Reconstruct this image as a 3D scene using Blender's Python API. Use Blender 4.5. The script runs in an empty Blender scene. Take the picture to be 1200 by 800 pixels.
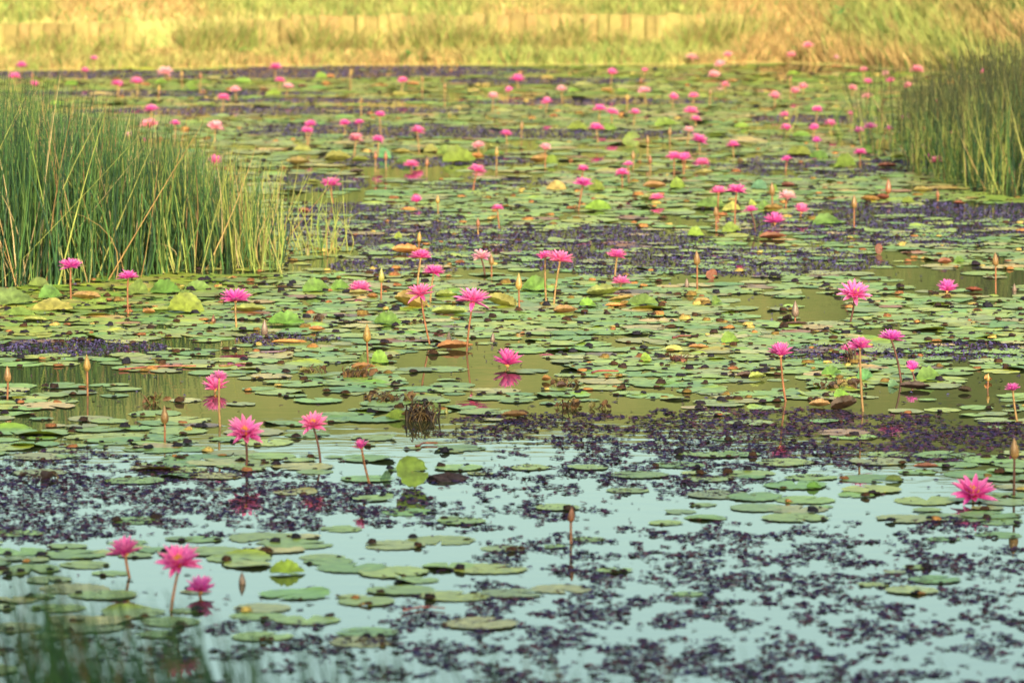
import bpy, math, random
import numpy as np
from mathutils import Vector, Matrix, Euler

random.seed(7)
rng = np.random.default_rng(11)
R = math.radians
scene = bpy.context.scene
C = scene.collection

# ------------------------------------------------------------------ camera
F = 6667.0            # focal length in pixels of a 1200 px wide frame
CAM_H = 2.84
PITCH = math.atan(706.0 / F)
cam_d = bpy.data.cameras.new('camera')
cam = bpy.data.objects.new('camera', cam_d); C.objects.link(cam)
cam.location = (0, 0, CAM_H)
cam.rotation_euler = (math.pi / 2 - PITCH, 0, 0)
cam_d.sensor_width = 36.0
cam_d.lens = 36.0 * F / 1200.0
cam_d.clip_start = 0.1
cam_d.clip_end = 2000
cam_d.dof.use_dof = True
cam_d.dof.focus_distance = 26.0
cam_d.dof.aperture_fstop = 5.0
scene.camera = cam

# ------------------------------------------------------------------ light
SUN_AZ = R(166)       # clockwise from +Y (view direction): behind the camera, to the right
SUN_EL = R(24)
world = bpy.data.worlds.new('World'); scene.world = world
world.use_nodes = True
wn = world.node_tree.nodes; wl = world.node_tree.links
sky = wn.new('ShaderNodeTexSky')
sky.sky_type = 'NISHITA'; sky.sun_disc = False
sky.sun_elevation = SUN_EL; sky.sun_rotation = SUN_AZ
sky.air_density = 1.0; sky.dust_density = 4.0; sky.ozone_density = 1.0
bg = wn['Background']; bg.inputs['Strength'].default_value = 0.15
tint = wn.new('ShaderNodeMix'); tint.data_type = 'RGBA'; tint.blend_type = 'MULTIPLY'; tint.inputs['Factor'].default_value = 1.0
tint.inputs['B'].default_value = (0.98, 1.06, 0.83, 1)          # the photograph's greenish white balance
wl.new(sky.outputs[0], tint.inputs['A']); wl.new(tint.outputs['Result'], bg.inputs['Color'])
sun_d = bpy.data.lights.new('sun', 'SUN'); sun_d.energy = 2.2; sun_d.angle = R(0.6)
sun_d.color = (1.0, 0.86, 0.62)
sun = bpy.data.objects.new('sun', sun_d); C.objects.link(sun)
sdir = Vector((math.sin(SUN_AZ) * math.cos(SUN_EL), math.cos(SUN_AZ) * math.cos(SUN_EL), math.sin(SUN_EL)))
sun.rotation_euler = (-sdir).to_track_quat('-Z', 'Y').to_euler()
sun.location = sdir * 60
scene.view_settings.view_transform = 'Standard'
scene.view_settings.look = 'None'
scene.view_settings.gamma = 1.0
scene.view_settings.exposure = 1.33
scene.render.resolution_x = 1024; scene.render.resolution_y = 682

# ------------------------------------------------------------------ helpers
RIGHT = Vector((1, 0, 0)); FWD = Vector((0, math.cos(PITCH), -math.sin(PITCH))); UP = Vector((0, math.sin(PITCH), math.cos(PITCH)))
CP = Vector((0, 0, CAM_H))
def ray(px, py):
    return FWD + RIGHT * ((px - 600) / F) + UP * ((400 - py) / F)
def at(px, py, z=0.0):                       # point of the horizontal plane z seen at a photograph position
    d = ray(px, py); return CP + d * ((z - CAM_H) / d.z)
def at_y(px, py, Y):                         # point at distance Y
    d = ray(px, py); return CP + d * (Y / d.y)
def ppm(p):                                  # photograph pixels per metre at a point
    return F / (Vector(p) - CP).dot(FWD)
def to_px(x, y, z=0.0):
    x = np.asarray(x); y = np.asarray(y)
    vz = z - CAM_H
    dep = y * FWD.y + vz * FWD.z; upc = y * UP.y + vz * UP.z
    return 600 + F * x / dep, 400 - F * upc / dep

def mesh_np(name, V, Q, col=None, smooth=True):
    V = np.asarray(V, dtype=np.float32); Q = np.asarray(Q, dtype=np.int32)
    me = bpy.data.meshes.new(name)
    k = Q.shape[1]
    me.vertices.add(len(V)); me.vertices.foreach_set('co', V.ravel())
    me.loops.add(Q.size); me.loops.foreach_set('vertex_index', Q.ravel())
    me.polygons.add(len(Q))
    me.polygons.foreach_set('loop_start', np.arange(0, Q.size, k, dtype=np.int32))
    try: me.polygons.foreach_set('loop_total', np.full(len(Q), k, dtype=np.int32))
    except Exception: pass
    if smooth: me.polygons.foreach_set('use_smooth', np.ones(len(Q), dtype=bool))
    if col is not None:
        a = me.attributes.new('Col', 'FLOAT_COLOR', 'POINT')
        c4 = np.ones((len(V), 4), dtype=np.float32); c4[:, :3] = col
        a.data.foreach_set('color', c4.ravel())
    me.update(calc_edges=True); me.validate()
    return me
def obj(name, me, mat=None, parent=None, loc=None, rot=None, scale=None, color=None):
    o = bpy.data.objects.new(name, me); C.objects.link(o)
    if mat is not None and me is not None and len(me.materials) == 0: me.materials.append(mat)
    if parent is not None: o.parent = parent
    if loc is not None: o.location = loc
    if rot is not None: o.rotation_euler = rot
    if scale is not None: o.scale = scale
    if color is not None: o.color = (*color, 1)
    return o
def tag(o, label, cat, group=None, kind=None):
    if label: o['label'] = label
    if cat: o['category'] = cat
    if group: o['group'] = group
    if kind: o['kind'] = kind
    return o

def vnoise(x, y, seed=0):                    # value noise, numpy
    x = np.asarray(x, dtype=float); y = np.asarray(y, dtype=float)
    xi = np.floor(x).astype(np.int64); yi = np.floor(y).astype(np.int64)
    fx = x - xi; fy = y - yi; fx = fx * fx * (3 - 2 * fx); fy = fy * fy * (3 - 2 * fy)
    def h(a, b):
        n = (a * 374761393 + b * 668265263 + seed * 2147483) & 0x7fffffff
        n = ((n ^ (n >> 13)) * 1274126177) & 0x7fffffff
        return ((n ^ (n >> 16)) & 0xffff) / 65535.0
    return (h(xi, yi) * (1 - fx) + h(xi + 1, yi) * fx) * (1 - fy) + (h(xi, yi + 1) * (1 - fx) + h(xi + 1, yi + 1) * fx) * fy
def fbm(x, y, seed=0):
    return 0.55 * vnoise(x, y, seed) + 0.3 * vnoise(x * 2.1 + 5, y * 2.1 + 9, seed + 1) + 0.15 * vnoise(x * 4.3, y * 4.3, seed + 2)

def tubes(base, top, bend, r, col, segs=4, sides=3, tip=0.15, ang=None, tipcol=None):
    """many tapered curved stems at once -> verts, quads, colours"""
    base = np.asarray(base, float); top = np.asarray(top, float); bend = np.asarray(bend, float)
    N = len(base); t = np.linspace(0, 1, segs + 1)
    P = base[:, None, :] * (1 - t)[None, :, None] + top[:, None, :] * t[None, :, None] + bend[:, None, :] * (4 * t * (1 - t))[None, :, None]
    rr = np.asarray(r, float)[:, None] * (1 - (1 - tip) * t ** 1.5)[None, :]
    if ang is None: ang = rng.uniform(0, 6.28, N)
    if sides == 2: offs = np.array([0.0, math.pi])
    else: offs = np.arange(sides) * 2 * math.pi / sides
    a = ang[:, None] + offs[None, :]
    D = np.stack([np.cos(a), np.sin(a), np.zeros_like(a)], -1)         # N,s,3
    V = P[:, :, None, :] + rr[:, :, None, None] * D[:, None, :, :]      # N,seg+1,s,3
    V = V.reshape(-1, 3)
    q = []
    ns = sides if sides > 2 else 1
    for i in range(segs):
        for j in range(ns):
            j2 = (j + 1) % sides
            q.append([i * sides + j, i * sides + j2, (i + 1) * sides + j2, (i + 1) * sides + j])
    q = np.array(q)
    Q = (q[None] + (np.arange(N) * (segs + 1) * sides)[:, None, None]).reshape(-1, 4)
    c = np.repeat(np.asarray(col, float)[:, None, :], segs + 1, 1)
    if tipcol is not None:
        w = np.clip(t * 1.5 - 0.4, 0, 1)[None, :, None]
        c = c * (1 - w) + np.asarray(tipcol, float)[:, None, :] * w
    c = np.repeat(c[:, :, None, :], sides, 2).reshape(-1, 3)
    return V, Q, c

# ------------------------------------------------------------------ materials
def new_mat(name):
    m = bpy.data.materials.new(name); m.use_nodes = True
    nt = m.node_tree; b = nt.nodes['Principled BSDF']
    return m, nt, b
def leafy(name, source, rough=0.5, spec=0.5, var=0.35, scale=30.0, transl=0.0, bump=0.0, vein=False):
    """base colour from the object's own colour ('obj') or the Col attribute ('attr') with mottling"""
    m, nt, b = new_mat(name); N = nt.nodes; L = nt.links
    if source == 'obj':
        s = N.new('ShaderNodeObjectInfo'); cs = s.outputs['Color']
    else:
        s = N.new('ShaderNodeAttribute'); s.attribute_name = 'Col'; cs = s.outputs['Color']
    tc = N.new('ShaderNodeTexCoord')
    geo = N.new('ShaderNodeNewGeometry')
    nz = N.new('ShaderNodeTexNoise'); nz.inputs['Scale'].default_value = scale; nz.inputs['Detail'].default_value = 4
    L.new(geo.outputs['Position'], nz.inputs['Vector'])
    mr = N.new('ShaderNodeMapRange'); mr.inputs[1].default_value = 0.3; mr.inputs[2].default_value = 0.7
    mr.inputs[3].default_value = 1 - var; mr.inputs[4].default_value = 1 + var
    L.new(nz.outputs['Fac'], mr.inputs[0])
    mul = N.new('ShaderNodeVectorMath'); mul.operation = 'SCALE'
    L.new(cs, mul.inputs[0]); L.new(mr.outputs[0], mul.inputs['Scale'])
    out = mul.outputs[0]
    if vein:
        va = N.new('ShaderNodeAttribute'); va.attribute_name = 'Col'
        vr = N.new('ShaderNodeMapRange'); vr.inputs[3].default_value = 0.92; vr.inputs[4].default_value = 1.16
        L.new(va.outputs['Fac'], vr.inputs[0])
        m2 = N.new('ShaderNodeVectorMath'); m2.operation = 'SCALE'; L.new(out, m2.inputs[0]); L.new(vr.outputs[0], m2.inputs['Scale']); out = m2.outputs[0]
    L.new(out, b.inputs['Base Color'])
    b.inputs['Roughness'].default_value = rough
    b.inputs['Specular IOR Level'].default_value = spec
    if bump:
        bp = N.new('ShaderNodeBump'); bp.inputs['Strength'].default_value = bump; bp.inputs['Distance'].default_value = 0.01
        L.new(nz.outputs['Fac'], bp.inputs['Height']); L.new(bp.outputs[0], b.inputs['Normal'])
    if transl:
        tr = N.new('ShaderNodeBsdfTranslucent'); L.new(out, tr.inputs['Color'])
        mx = N.new('ShaderNodeMixShader'); mx.inputs[0].default_value = transl
        L.new(b.outputs[0], mx.inputs[1]); L.new(tr.outputs[0], mx.inputs[2])
        L.new(mx.outputs[0], N['Material Output'].inputs['Surface'])
    return m
M_PAD = leafy('pad_surface', 'obj', 0.42, 0.42, 0.34, 22, 0.0, 0.08)
M_PADS = leafy('pad_surface_mass', 'attr', 0.42, 0.42, 0.34, 22, 0.0, 0.08)
M_LEAF = leafy('raised_leaf', 'obj', 0.55, 0.3, 0.45, 28, 0.12, 0.4, vein=True)
M_SCRAP = leafy('dead_leaf', 'obj', 0.85, 0.1, 0.5, 60)
M_FLAKE = leafy('floating_weed', 'attr', 0.8, 0.12, 0.5, 60)
M_REED = leafy('reed', 'obj', 0.5, 0.35, 0.25, 12, 0.15)
M_REEDS = leafy('reed_mass', 'attr', 0.5, 0.35, 0.25, 12, 0.15)
M_GRASS = leafy('grass', 'attr', 0.6, 0.25, 0.3, 8, 0.2)
M_STEM = leafy('stem', 'obj', 0.4, 0.45, 0.35, 40)
M_BUD = leafy('bud', 'obj', 0.4, 0.45, 0.35, 80)
M_STAM = leafy('stamens', 'obj', 0.6, 0.3, 0.3, 80, 0.2)

def petal_material():
    m, nt, b = new_mat('petal'); N = nt.nodes; L = nt.links
    oi = N.new('ShaderNodeObjectInfo')
    at_ = N.new('ShaderNodeAttribute'); at_.attribute_name = 'Col'
    sep = N.new('ShaderNodeSeparateColor'); L.new(at_.outputs['Color'], sep.inputs[0])
    mx = N.new('ShaderNodeMix'); mx.data_type = 'RGBA'
    L.new(sep.outputs[0], mx.inputs['Factor'])
    dk = N.new('ShaderNodeVectorMath'); dk.operation = 'SCALE'; dk.inputs['Scale'].default_value = 0.85
    L.new(oi.outputs['Color'], dk.inputs[0]); L.new(dk.outputs[0], mx.inputs['A'])
    # the tip / margin colour is a paler pink
    pale = N.new('ShaderNodeMix'); pale.data_type = 'RGBA'; pale.inputs['Factor'].default_value = 0.5
    L.new(oi.outputs['Color'], pale.inputs['A']); pale.inputs['B'].default_value = (0.97, 0.58, 0.74, 1)
    L.new(pale.outputs['Result'], mx.inputs['B'])
    L.new(mx.outputs['Result'], b.inputs['Base Color'])
    b.inputs['Roughness'].default_value = 0.5
    b.inputs['Specular IOR Level'].default_value = 0.15
    tr = N.new('ShaderNodeBsdfTranslucent'); L.new(mx.outputs['Result'], tr.inputs['Color'])
    ms = N.new('ShaderNodeMixShader'); ms.inputs[0].default_value = 0.35
    L.new(b.outputs[0], ms.inputs[1]); L.new(tr.outputs[0], ms.inputs[2])
    L.new(ms.outputs[0], N['Material Output'].inputs['Surface'])
    return m
M_PETAL = petal_material()

def water_material():
    m, nt, b = new_mat('pond_water'); N = nt.nodes; L = nt.links
    b.inputs['Base Color'].default_value = (0.030, 0.036, 0.016, 1)
    b.inputs['Roughness'].default_value = 0.012
    b.inputs['IOR'].default_value = 1.333
    b.inputs['Specular IOR Level'].default_value = 0.5
    geo = N.new('ShaderNodeNewGeometry')
    mp = N.new('ShaderNodeMapping'); mp.inputs['Scale'].default_value = (1.2, 3.2, 1.0)
    L.new(geo.outputs['Position'], mp.inputs['Vector'])
    n1 = N.new('ShaderNodeTexNoise'); n1.inputs['Scale'].default_value = 3.0; n1.inputs['Detail'].default_value = 2
    L.new(mp.outputs[0], n1.inputs['Vector'])
    bp = N.new('ShaderNodeBump'); bp.inputs['Strength'].default_value = 1.0; bp.inputs['Distance'].default_value = 0.00045
    L.new(n1.outputs['Fac'], bp.inputs['Height'])
    L.new(bp.outputs[0], b.inputs['Normal'])
    return m
M_WATER = water_material()

def ground_material(name, c1, c2, c3, scale):
    m, nt, b = new_mat(name); N = nt.nodes; L = nt.links
    geo = N.new('ShaderNodeNewGeometry')
    n1 = N.new('ShaderNodeTexNoise'); n1.inputs['Scale'].default_value = scale; n1.inputs['Detail'].default_value = 8; n1.inputs['Roughness'].default_value = 0.7
    L.new(geo.outputs['Position'], n1.inputs['Vector'])
    cr = N.new('ShaderNodeValToRGB'); cr.color_ramp.elements[0].position = 0.32; cr.color_ramp.elements[1].position = 0.68
    cr.color_ramp.elements[0].color = (*c1, 1); cr.color_ramp.elements[1].color = (*c3, 1)
    e = cr.color_ramp.elements.new(0.5); e.color = (*c2, 1)
    L.new(n1.outputs['Fac'], cr.inputs[0]); L.new(cr.outputs[0], b.inputs['Base Color'])
    b.inputs['Roughness'].default_value = 0.9; b.inputs['Specular IOR Level'].default_value = 0.1
    bp = N.new('ShaderNodeBump'); bp.inputs['Strength'].default_value = 0.6; bp.inputs['Distance'].default_value = 0.05
    L.new(n1.outputs['Fac'], bp.inputs['Height']); L.new(bp.outputs[0], b.inputs['Normal'])
    return m
M_BANK = ground_material('bank_soil', (0.30, 0.21, 0.09), (0.34, 0.29, 0.11), (0.25, 0.28, 0.09), 2.2)
M_SHORE = ground_material('shore_soil', (0.05, 0.05, 0.025), (0.08, 0.08, 0.03), (0.10, 0.08, 0.05), 3)
M_MUD = ground_material('pond_mud', (0.02, 0.018, 0.012), (0.03, 0.025, 0.015), (0.04, 0.03, 0.02), 3)

# ------------------------------------------------------------------ pond, bed, banks
def base_y(x):                               # far waterline, distance as a function of x
    x = np.asarray(x, float)
    kx = np.array([-14, -4.6, -1.5, 1.5, 2.4, 3.0, 3.9, 4.8, 7, 14])
    ky = np.array([48.6, 48.9, 49.7, 49.9, 50.2, 49.6, 48.4, 46.2, 44.5, 43])
    return np.interp(x, kx, ky) + 0.10 * (vnoise(x * 1.7, x * 0 + 3, 4) - 0.5)
def grid_mesh(name, xs, fn, ss):
    V = []; nx = len(xs); ns = len(ss)
    for s in ss:
        y, z = fn(xs, s); V.append(np.stack([xs, y, z], -1))
    V = np.concatenate(V)
    i, j = np.meshgrid(np.arange(ns - 1), np.arange(nx - 1), indexing='ij')
    a = (i * nx + j).ravel(); Q = np.stack([a, a + 1, a + nx + 1, a + nx], -1)
    return mesh_np(name, V, Q)
wme = mesh_np('water', [[-60, 9.5, 0], [60, 9.5, 0], [60, 62, 0], [-60, 62, 0]], [[0, 1, 2, 3]], smooth=False)
tag(obj('pond_water', wme, M_WATER), 'still pond water reflecting sky and bank', None, None, 'structure')
bme = mesh_np('bed', [[-80, -10, -0.7], [80, -10, -0.7], [80, 70, -0.7], [-80, 70, -0.7]], [[0, 1, 2, 3]], smooth=False)
tag(obj('pond_bed', bme, M_MUD), 'muddy bed of the pond', None, None, 'structure')
WALL_S = 0.50                                 # the timber wall stands this far behind the waterline
def bank_z(x, s):
    x = np.asarray(x, float); s = np.asarray(s, float) + x * 0
    wall = np.clip((2.35 - x) / 0.5, 0, 1)    # right of this there is no wall, only the slope
    za = np.where(s < WALL_S, 0.22 * s, np.where(s < WALL_S + 0.06, 0.11 + (s - WALL_S) / 0.06 * 0.27, 0.38 + (s - WALL_S - 0.06) * 0.60))
    zb = 0.42 * s + 0.10 * s * s / (1 + 0.2 * s)
    z = wall * za + (1 - wall) * zb
    z = np.minimum(z, 4.2 + 0.02 * (s - 8))
    z = np.where(s < 0, s * 0.5, z)
    return z + 0.06 * (fbm(x * 1.3, s * 1.3 + 7, 3) - 0.5) * np.clip(s, 0, 1)
xs = np.linspace(-30, 30, 401)
ss = np.concatenate([[-1.6, -0.8, -0.2, 0, 0.2, 0.4, WALL_S, WALL_S + 0.03, WALL_S + 0.06], np.linspace(0.8, 9, 34), [12, 20, 60, 200]])
bank_fn = lambda x, s: (base_y(x) + s, bank_z(x, s))
bank = grid_mesh('bank', xs, bank_fn, ss[ss < 1.55])
M_UPPER = ground_material('upper_bank_turf', (0.10, 0.12, 0.045), (0.15, 0.17, 0.06), (0.22, 0.19, 0.08), 1.6)
upper = grid_mesh('upper_bank', xs, bank_fn, np.concatenate([ss[ss < 1.55][-1:], ss[ss >= 1.55]]))
tag(obj('upper_bank', upper, M_UPPER), 'green upper slope above the sunlit far bank', None, None, 'structure')
tag(obj('far_bank', bank, M_BANK), 'sunlit grassy bank rising behind the pond', None, None, 'structure')
def shore_fn(x, s):                           # near bank, s metres back from its waterline
    y = 12.0 + 0.5 * (vnoise(x * 0.7, x * 0, 8) - 0.5) - s
    z = np.where(s < 0, 0.35 * s, 0.12 * s + 0.05 * fbm(x, x * 0 + s, 5))
    return y, z + 0 * x
shore = grid_mesh('near_shore', np.linspace(-30, 30, 121), shore_fn, np.array([-2, -1, 0, 0.5, 1, 2, 4, 6, 9, 14, 30]))
tag(obj('near_shore', shore, M_SHORE), 'dark grassy shore in front of the pond', None, None, 'structure')

# ------------------------------------------------------------------ trees on the near shore, behind the camera, shading the near water
M_BARK = ground_material('bark', (0.06, 0.045, 0.03), (0.09, 0.065, 0.045), (0.12, 0.09, 0.06), 6)
M_CROWN = leafy('tree_leaves', 'attr', 0.5, 0.3, 0.3, 3, 0.25)
def shade_tree(x, y, H, Rc, label, seed):
    r_ = np.random.default_rng(seed)
    gz = 0.12 * max(0, 12 - y) * 0.9
    root = obj('shade_tree', None, loc=(x, y, gz - 0.2)); tag(root, label, 'tree', 'trees on the near shore')
    nl = 9
    b = [[0, 0, 0]] + [[0, 0, H * r_.uniform(0.28, 0.5)] for _ in range(nl)]
    az = r_.uniform(0, 6.28, nl)
    t = [[0.2, 0.1, H * 0.8]] + [[math.cos(a) * Rc * 0.8, math.sin(a) * Rc * 0.8, H * r_.uniform(0.5, 0.85)] for a in az]
    V, Q, c = tubes(b, t, np.array([[0.1, 0.1, 0]] + [[0, 0, 0.4]] * nl), [0.28] + [0.10] * nl, np.ones((nl + 1, 3)), 6, 8, 0.25)
    obj('trunk', mesh_np('tree_trunk', V, Q), M_BARK, root)
    n = 15000; ncl = 70
    cl = r_.normal(0, 1, (ncl, 3)); cl /= np.linalg.norm(cl, axis=1)[:, None]; cl *= (r_.random((ncl, 1)) ** 0.4) * [Rc, Rc, H * 0.34]; cl[:, 2] += H * 0.64
    P = cl[r_.integers(0, ncl, n)] + r_.normal(0, 0.55, (n, 3))
    u = r_.normal(0, 1, (n, 3)); u /= np.linalg.norm(u, axis=1)[:, None]
    v = np.cross(u, r_.normal(0, 1, (n, 3))); v /= np.linalg.norm(v, axis=1)[:, None]
    L = r_.uniform(0.10, 0.20, (n, 1)); W = L * 0.45
    V = np.stack([P - u * L, P + v * W, P + u * L, P - v * W], 1).reshape(-1, 3)
    Q = np.arange(4 * n).reshape(-1, 4)
    c = np.repeat(np.array([0.06, 0.11, 0.03]) * r_.uniform(0.6, 1.4, (n, 1)), 4, 0)
    o = obj('crown', mesh_np('tree_crown', V, Q, c, smooth=False), M_CROWN, root); o['kind'] = 'stuff'
for i, (tx, ty, tH, tR, tl) in enumerate([(2.6, -7.0, 11.6, 3.0, 'broad leafy tree on the near shore, first of the row'), (7.4, -6.0, 12.4, 3.3, 'tall leafy tree on the near shore, second of the row'),
                                          (12.2, -7.5, 12.2, 3.3, 'spreading leafy tree on the near shore, third of the row'), (5.5, -12.5, 13.0, 3.2, 'leafy tree standing behind the row on near shore')]):
    shade_tree(tx, ty, tH, tR, tl, 40 + i)

# ------------------------------------------------------------------ the low board wall in the bank
wall_root = obj('retaining_wall', None); wall_root.location = (-2, 50.2, 0.1)
tag(wall_root, 'low weathered tan wall of upright boards sunk in grassy far bank', 'wall')
def board_mesh(k):
    w = 0.5; d = 0.012; h = 1.0
    tl = random.uniform(-0.03, 0.03)
    b = 0.04
    pts = []
    for (x, y) in ((-w + b, -d), (w - b, -d), (w, -d * 0.4), (w, d), (-w, d), (-w, -d * 0.4)):
        pts.append((x, y))
    V = [(x, y, 0) for x, y in pts] + [(x, y, h + tl * x + (0.0 if y > 0 else -0.01)) for x, y in pts]
    Q = [[i, (i + 1) % 6, 6 + (i + 1) % 6, 6 + i] for i in range(6)] + [[6, 7, 8, 9], [6, 9, 10, 11]]
    return mesh_np('board_shape', V, Q, smooth=False)
M_WOOD = leafy('weathered_board', 'obj', 0.8, 0.15, 0.22, 9, 0, 0.3)
boards = [board_mesh(k) for k in range(4)]
x = -7.0
while x < 2.0:
    w = random.uniform(0.075, 0.14)
    yb = float(base_y(x + w / 2)) + WALL_S - 0.045
    if not (-3.42 < x < -2.25 and random.random() < 0.55) and random.random() > 0.05:
        t = random.uniform(0.75, 1.08)
        col = random.choice([(0.33, 0.235, 0.09), (0.33, 0.25, 0.09), (0.34, 0.225, 0.09), (0.32, 0.26, 0.09)])
        top = 0.40 + random.uniform(-0.012, 0.012) + (0.04 if x > -2 else 0)
        o = obj('board', random.choice(boards), M_WOOD, wall_root, None, None, None, [c * t for c in col])
        o.matrix_parent_inverse = Matrix.Translation(-wall_root.location)
        o.location = (x + w / 2, yb, -0.02); o.scale = (w * 0.985, 1, top)
        o.rotation_euler = (R(random.uniform(-3, 1)), R(random.uniform(-1.5, 1.5)), R(random.uniform(-3, 3)))
    x += w

# ------------------------------------------------------------------ grass on the far bank
def bank_grass():
    n = 90000
    x = rng.uniform(-9, 9, n); s = np.abs(rng.normal(0, 1, n)) ** 1.25 * 1.05 + 0.02
    s = np.where(s > 8.5, rng.uniform(0, 2, n), s)
    front = (x < 2.0) & (s > WALL_S - 0.10) & (s < WALL_S + 0.10)
    keep = ~front | (rng.random(n) < 0.95)
    x = x[keep]; s = s[keep]; n = len(x)
    y = base_y(x) + s; z = bank_z(x, s)
    patch = fbm(x * 0.9, s * 1.6, 21)
    h = rng.uniform(0.07, 0.24, n) * (0.55 + 0.9 * patch)
    h *= np.where((x < 2.0) & (s < WALL_S), 0.55, 1.0)
    h *= np.where((x < 2.0) & (s > WALL_S) & (s < 0.9), 0.6, 1.0)
    g = np.clip((patch - 0.36) / 0.28, 0, 1)[:, None]
    straw = np.array([0.49, 0.33, 0.145]); ygreen = np.array([0.36, 0.38, 0.12]); green = np.array([0.17, 0.26, 0.07])
    col = straw * (1 - g) + ygreen * g
    rr = rng.random(n)
    up = np.clip((s - 1.0) / 1.0, 0, 1)[:, None]
    col = col * (1 - up) + np.array([0.17, 0.21, 0.065]) * up
    col[rr < 0.14] = green; col[(rr > 0.14) & (rr < 0.20)] = [0.30, 0.17, 0.09]
    # taller grass in upright clumps before the board wall
    m = 6500
    x2 = rng.uniform(-7.5, 2.4, m); s2 = rng.uniform(WALL_S - 0.16, WALL_S - 0.07, m)
    k2 = vnoise(x2 * 3.0, x2 * 0, 77) * 0.5 + vnoise(x2 * 9.0, x2 * 0, 78) * 0.5 > 0.46
    x2 = x2[k2]; s2 = s2[k2]; m = len(x2)
    h2 = rng.uniform(0.05, 0.28, m) + 0.20 * rng.random(m) * (vnoise(x2 * 1.6, x2 * 0 + 2, 79) > 0.52)
    c2 = np.where((rng.random(m) < 0.5)[:, None], np.array([0.27, 0.31, 0.09]), np.array([0.40, 0.32, 0.13]))
    x = np.concatenate([x, x2]); s = np.concatenate([s, s2]); h = np.concatenate([h, h2]); col = np.concatenate([col, c2]); n = len(x)
    y = base_y(x) + s; z = bank_z(x, s)
    col *= rng.uniform(0.75, 1.2, (n, 1))
    base = np.stack([x, y, z - 0.02], -1)
    lean = np.stack([rng.normal(0, 0.45, n) * h, rng.normal(-0.25, 0.35, n) * h, h], -1)
    bend = np.stack([rng.normal(0, 0.08, n) * h, rng.normal(0, 0.08, n) * h, 0.12 * h], -1)
    V, Q, c = tubes(base, base + lean, bend, rng.uniform(0.004, 0.009, n), col, 3, 2, 0.1, rng.uniform(-0.8, 0.8, n))
    o = obj('bank_grass', mesh_np('bank_grass', V, Q, c), M_GRASS)
    tag(o, 'yellow green dry grass covering the sunlit far bank', 'grass', None, 'stuff')
bank_grass()

# ------------------------------------------------------------------ small green plants on the far bank
LEAFLET = []
for k in range(3):
    V = []; n = 5
    for i in range(n + 1):
        t = i / n; w = 0.22 * math.sin(math.pi * min(1, t * 0.93 + 0.04)) ** 0.8
        V += [(-w, t, 0.1 * math.sin(t * 3 + k)), (0, t, 0.1 * math.sin(t * 3 + k) - 0.04), (w, t, 0.1 * math.sin(t * 3 + k))]
    Q = []
    for i in range(n):
        for j in range(2): a = i * 3 + j; Q.append([a, a + 1, a + 4, a + 3])
    LEAFLET.append(mesh_np('leaflet', V, Q))
def bank_plant(px, py, size, nl, label, col):
    d = ray(px, py)                            # walk the ray until it meets the bank
    t = 40.0
    while t < 70:
        p = CP + d * t
        s = p.y - float(base_y(p.x))
        if s > -0.3 and p.z <= max(0, float(bank_z(p.x, s))): break
        t += 0.01
    root = obj('bank_plant', None, loc=p); tag(root, label, 'plant', 'green plants on the far bank')
    n = max(3, nl // 3)
    az = rng.uniform(0, 6.28, n); hh = size * rng.uniform(0.6, 1.0, n)
    top = np.stack([np.cos(az) * hh * 0.4, np.sin(az) * hh * 0.4, hh], -1)
    V, Q, c = tubes(np.zeros((n, 3)) - [0, 0, 0.03], top, np.zeros((n, 3)), np.full(n, 0.004), np.tile(np.array([0.12, 0.16, 0.04]), (n, 1)), 3, 3)
    obj('stem', mesh_np('plant_stem', V, Q, c), M_GRASS, root)
    for i in range(nl):
        k = i % n; f = random.uniform(0.35, 1.0)
        obj('leaf', LEAFLET[i % 3], M_LEAF, root, tuple(top[k] * f), (R(random.uniform(-10, 60)), R(random.uniform(-30, 30)), random.uniform(0, 6.28)),
            (size * random.uniform(0.28, 0.5),) * 3, [v * random.uniform(0.8, 1.2) for v in col])
bank_plant(988, 34, 0.22, 26, 'leafy green shrub on bare grassy slope of far bank', (0.10, 0.22, 0.06))
bank_plant(1006, 16, 0.16, 16, 'small dark green sprig above leafy shrub on far bank', (0.06, 0.14, 0.04))
bank_plant(975, 10, 0.08, 8, 'tiny green tuft high on the far bank slope', (0.08, 0.2, 0.05))
bank_plant(475, 74, 0.17, 9, 'broad leaved bright green plant at foot of far bank', (0.13, 0.30, 0.06))
bank_plant(500, 76, 0.15, 8, 'brownish drooping plant at foot of far bank', (0.18, 0.16, 0.06))
bank_plant(284, 70, 0.12, 7, 'pale green sprout at foot of board wall', (0.16, 0.32, 0.07))
bank_plant(1170, 8, 0.10, 8, 'dark tuft high on slope above the right reed bed', (0.12, 0.14, 0.05))

# ------------------------------------------------------------------ reeds
RB = []
for k in range(8):
    b = [[0, 0, -0.06]]; lean = [[0.02 + 0.05 * k / 2, 0, 1.0]]; bend = [[-0.02 * k, 0.01 * k, 0.0]]
    V, Q, c = tubes(b, lean, bend, [0.0048], [[1, 1, 1]], 6, 4, 0.18, np.array([0.4]))
    RB.append(mesh_np('reed_blade', V, Q))
GREENS = [(0.055, 0.135, 0.04), (0.075, 0.165, 0.045), (0.03, 0.085, 0.036), (0.11, 0.19, 0.045), (0.02, 0.055, 0.03)]
YELL = [(0.34, 0.36, 0.09), (0.40, 0.38, 0.12), (0.28, 0.34, 0.08)]
DRY = [(0.46, 0.30, 0.13), (0.38, 0.22, 0.09), (0.52, 0.38, 0.20)]
def reed_col(py, pd):
    r = random.random()
    c = random.choice(DRY) if r < pd else random.choice(YELL) if r < pd + py else random.choice(GREENS)
    f = random.uniform(0.75, 1.2)
    return [v * f for v in c]
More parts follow.
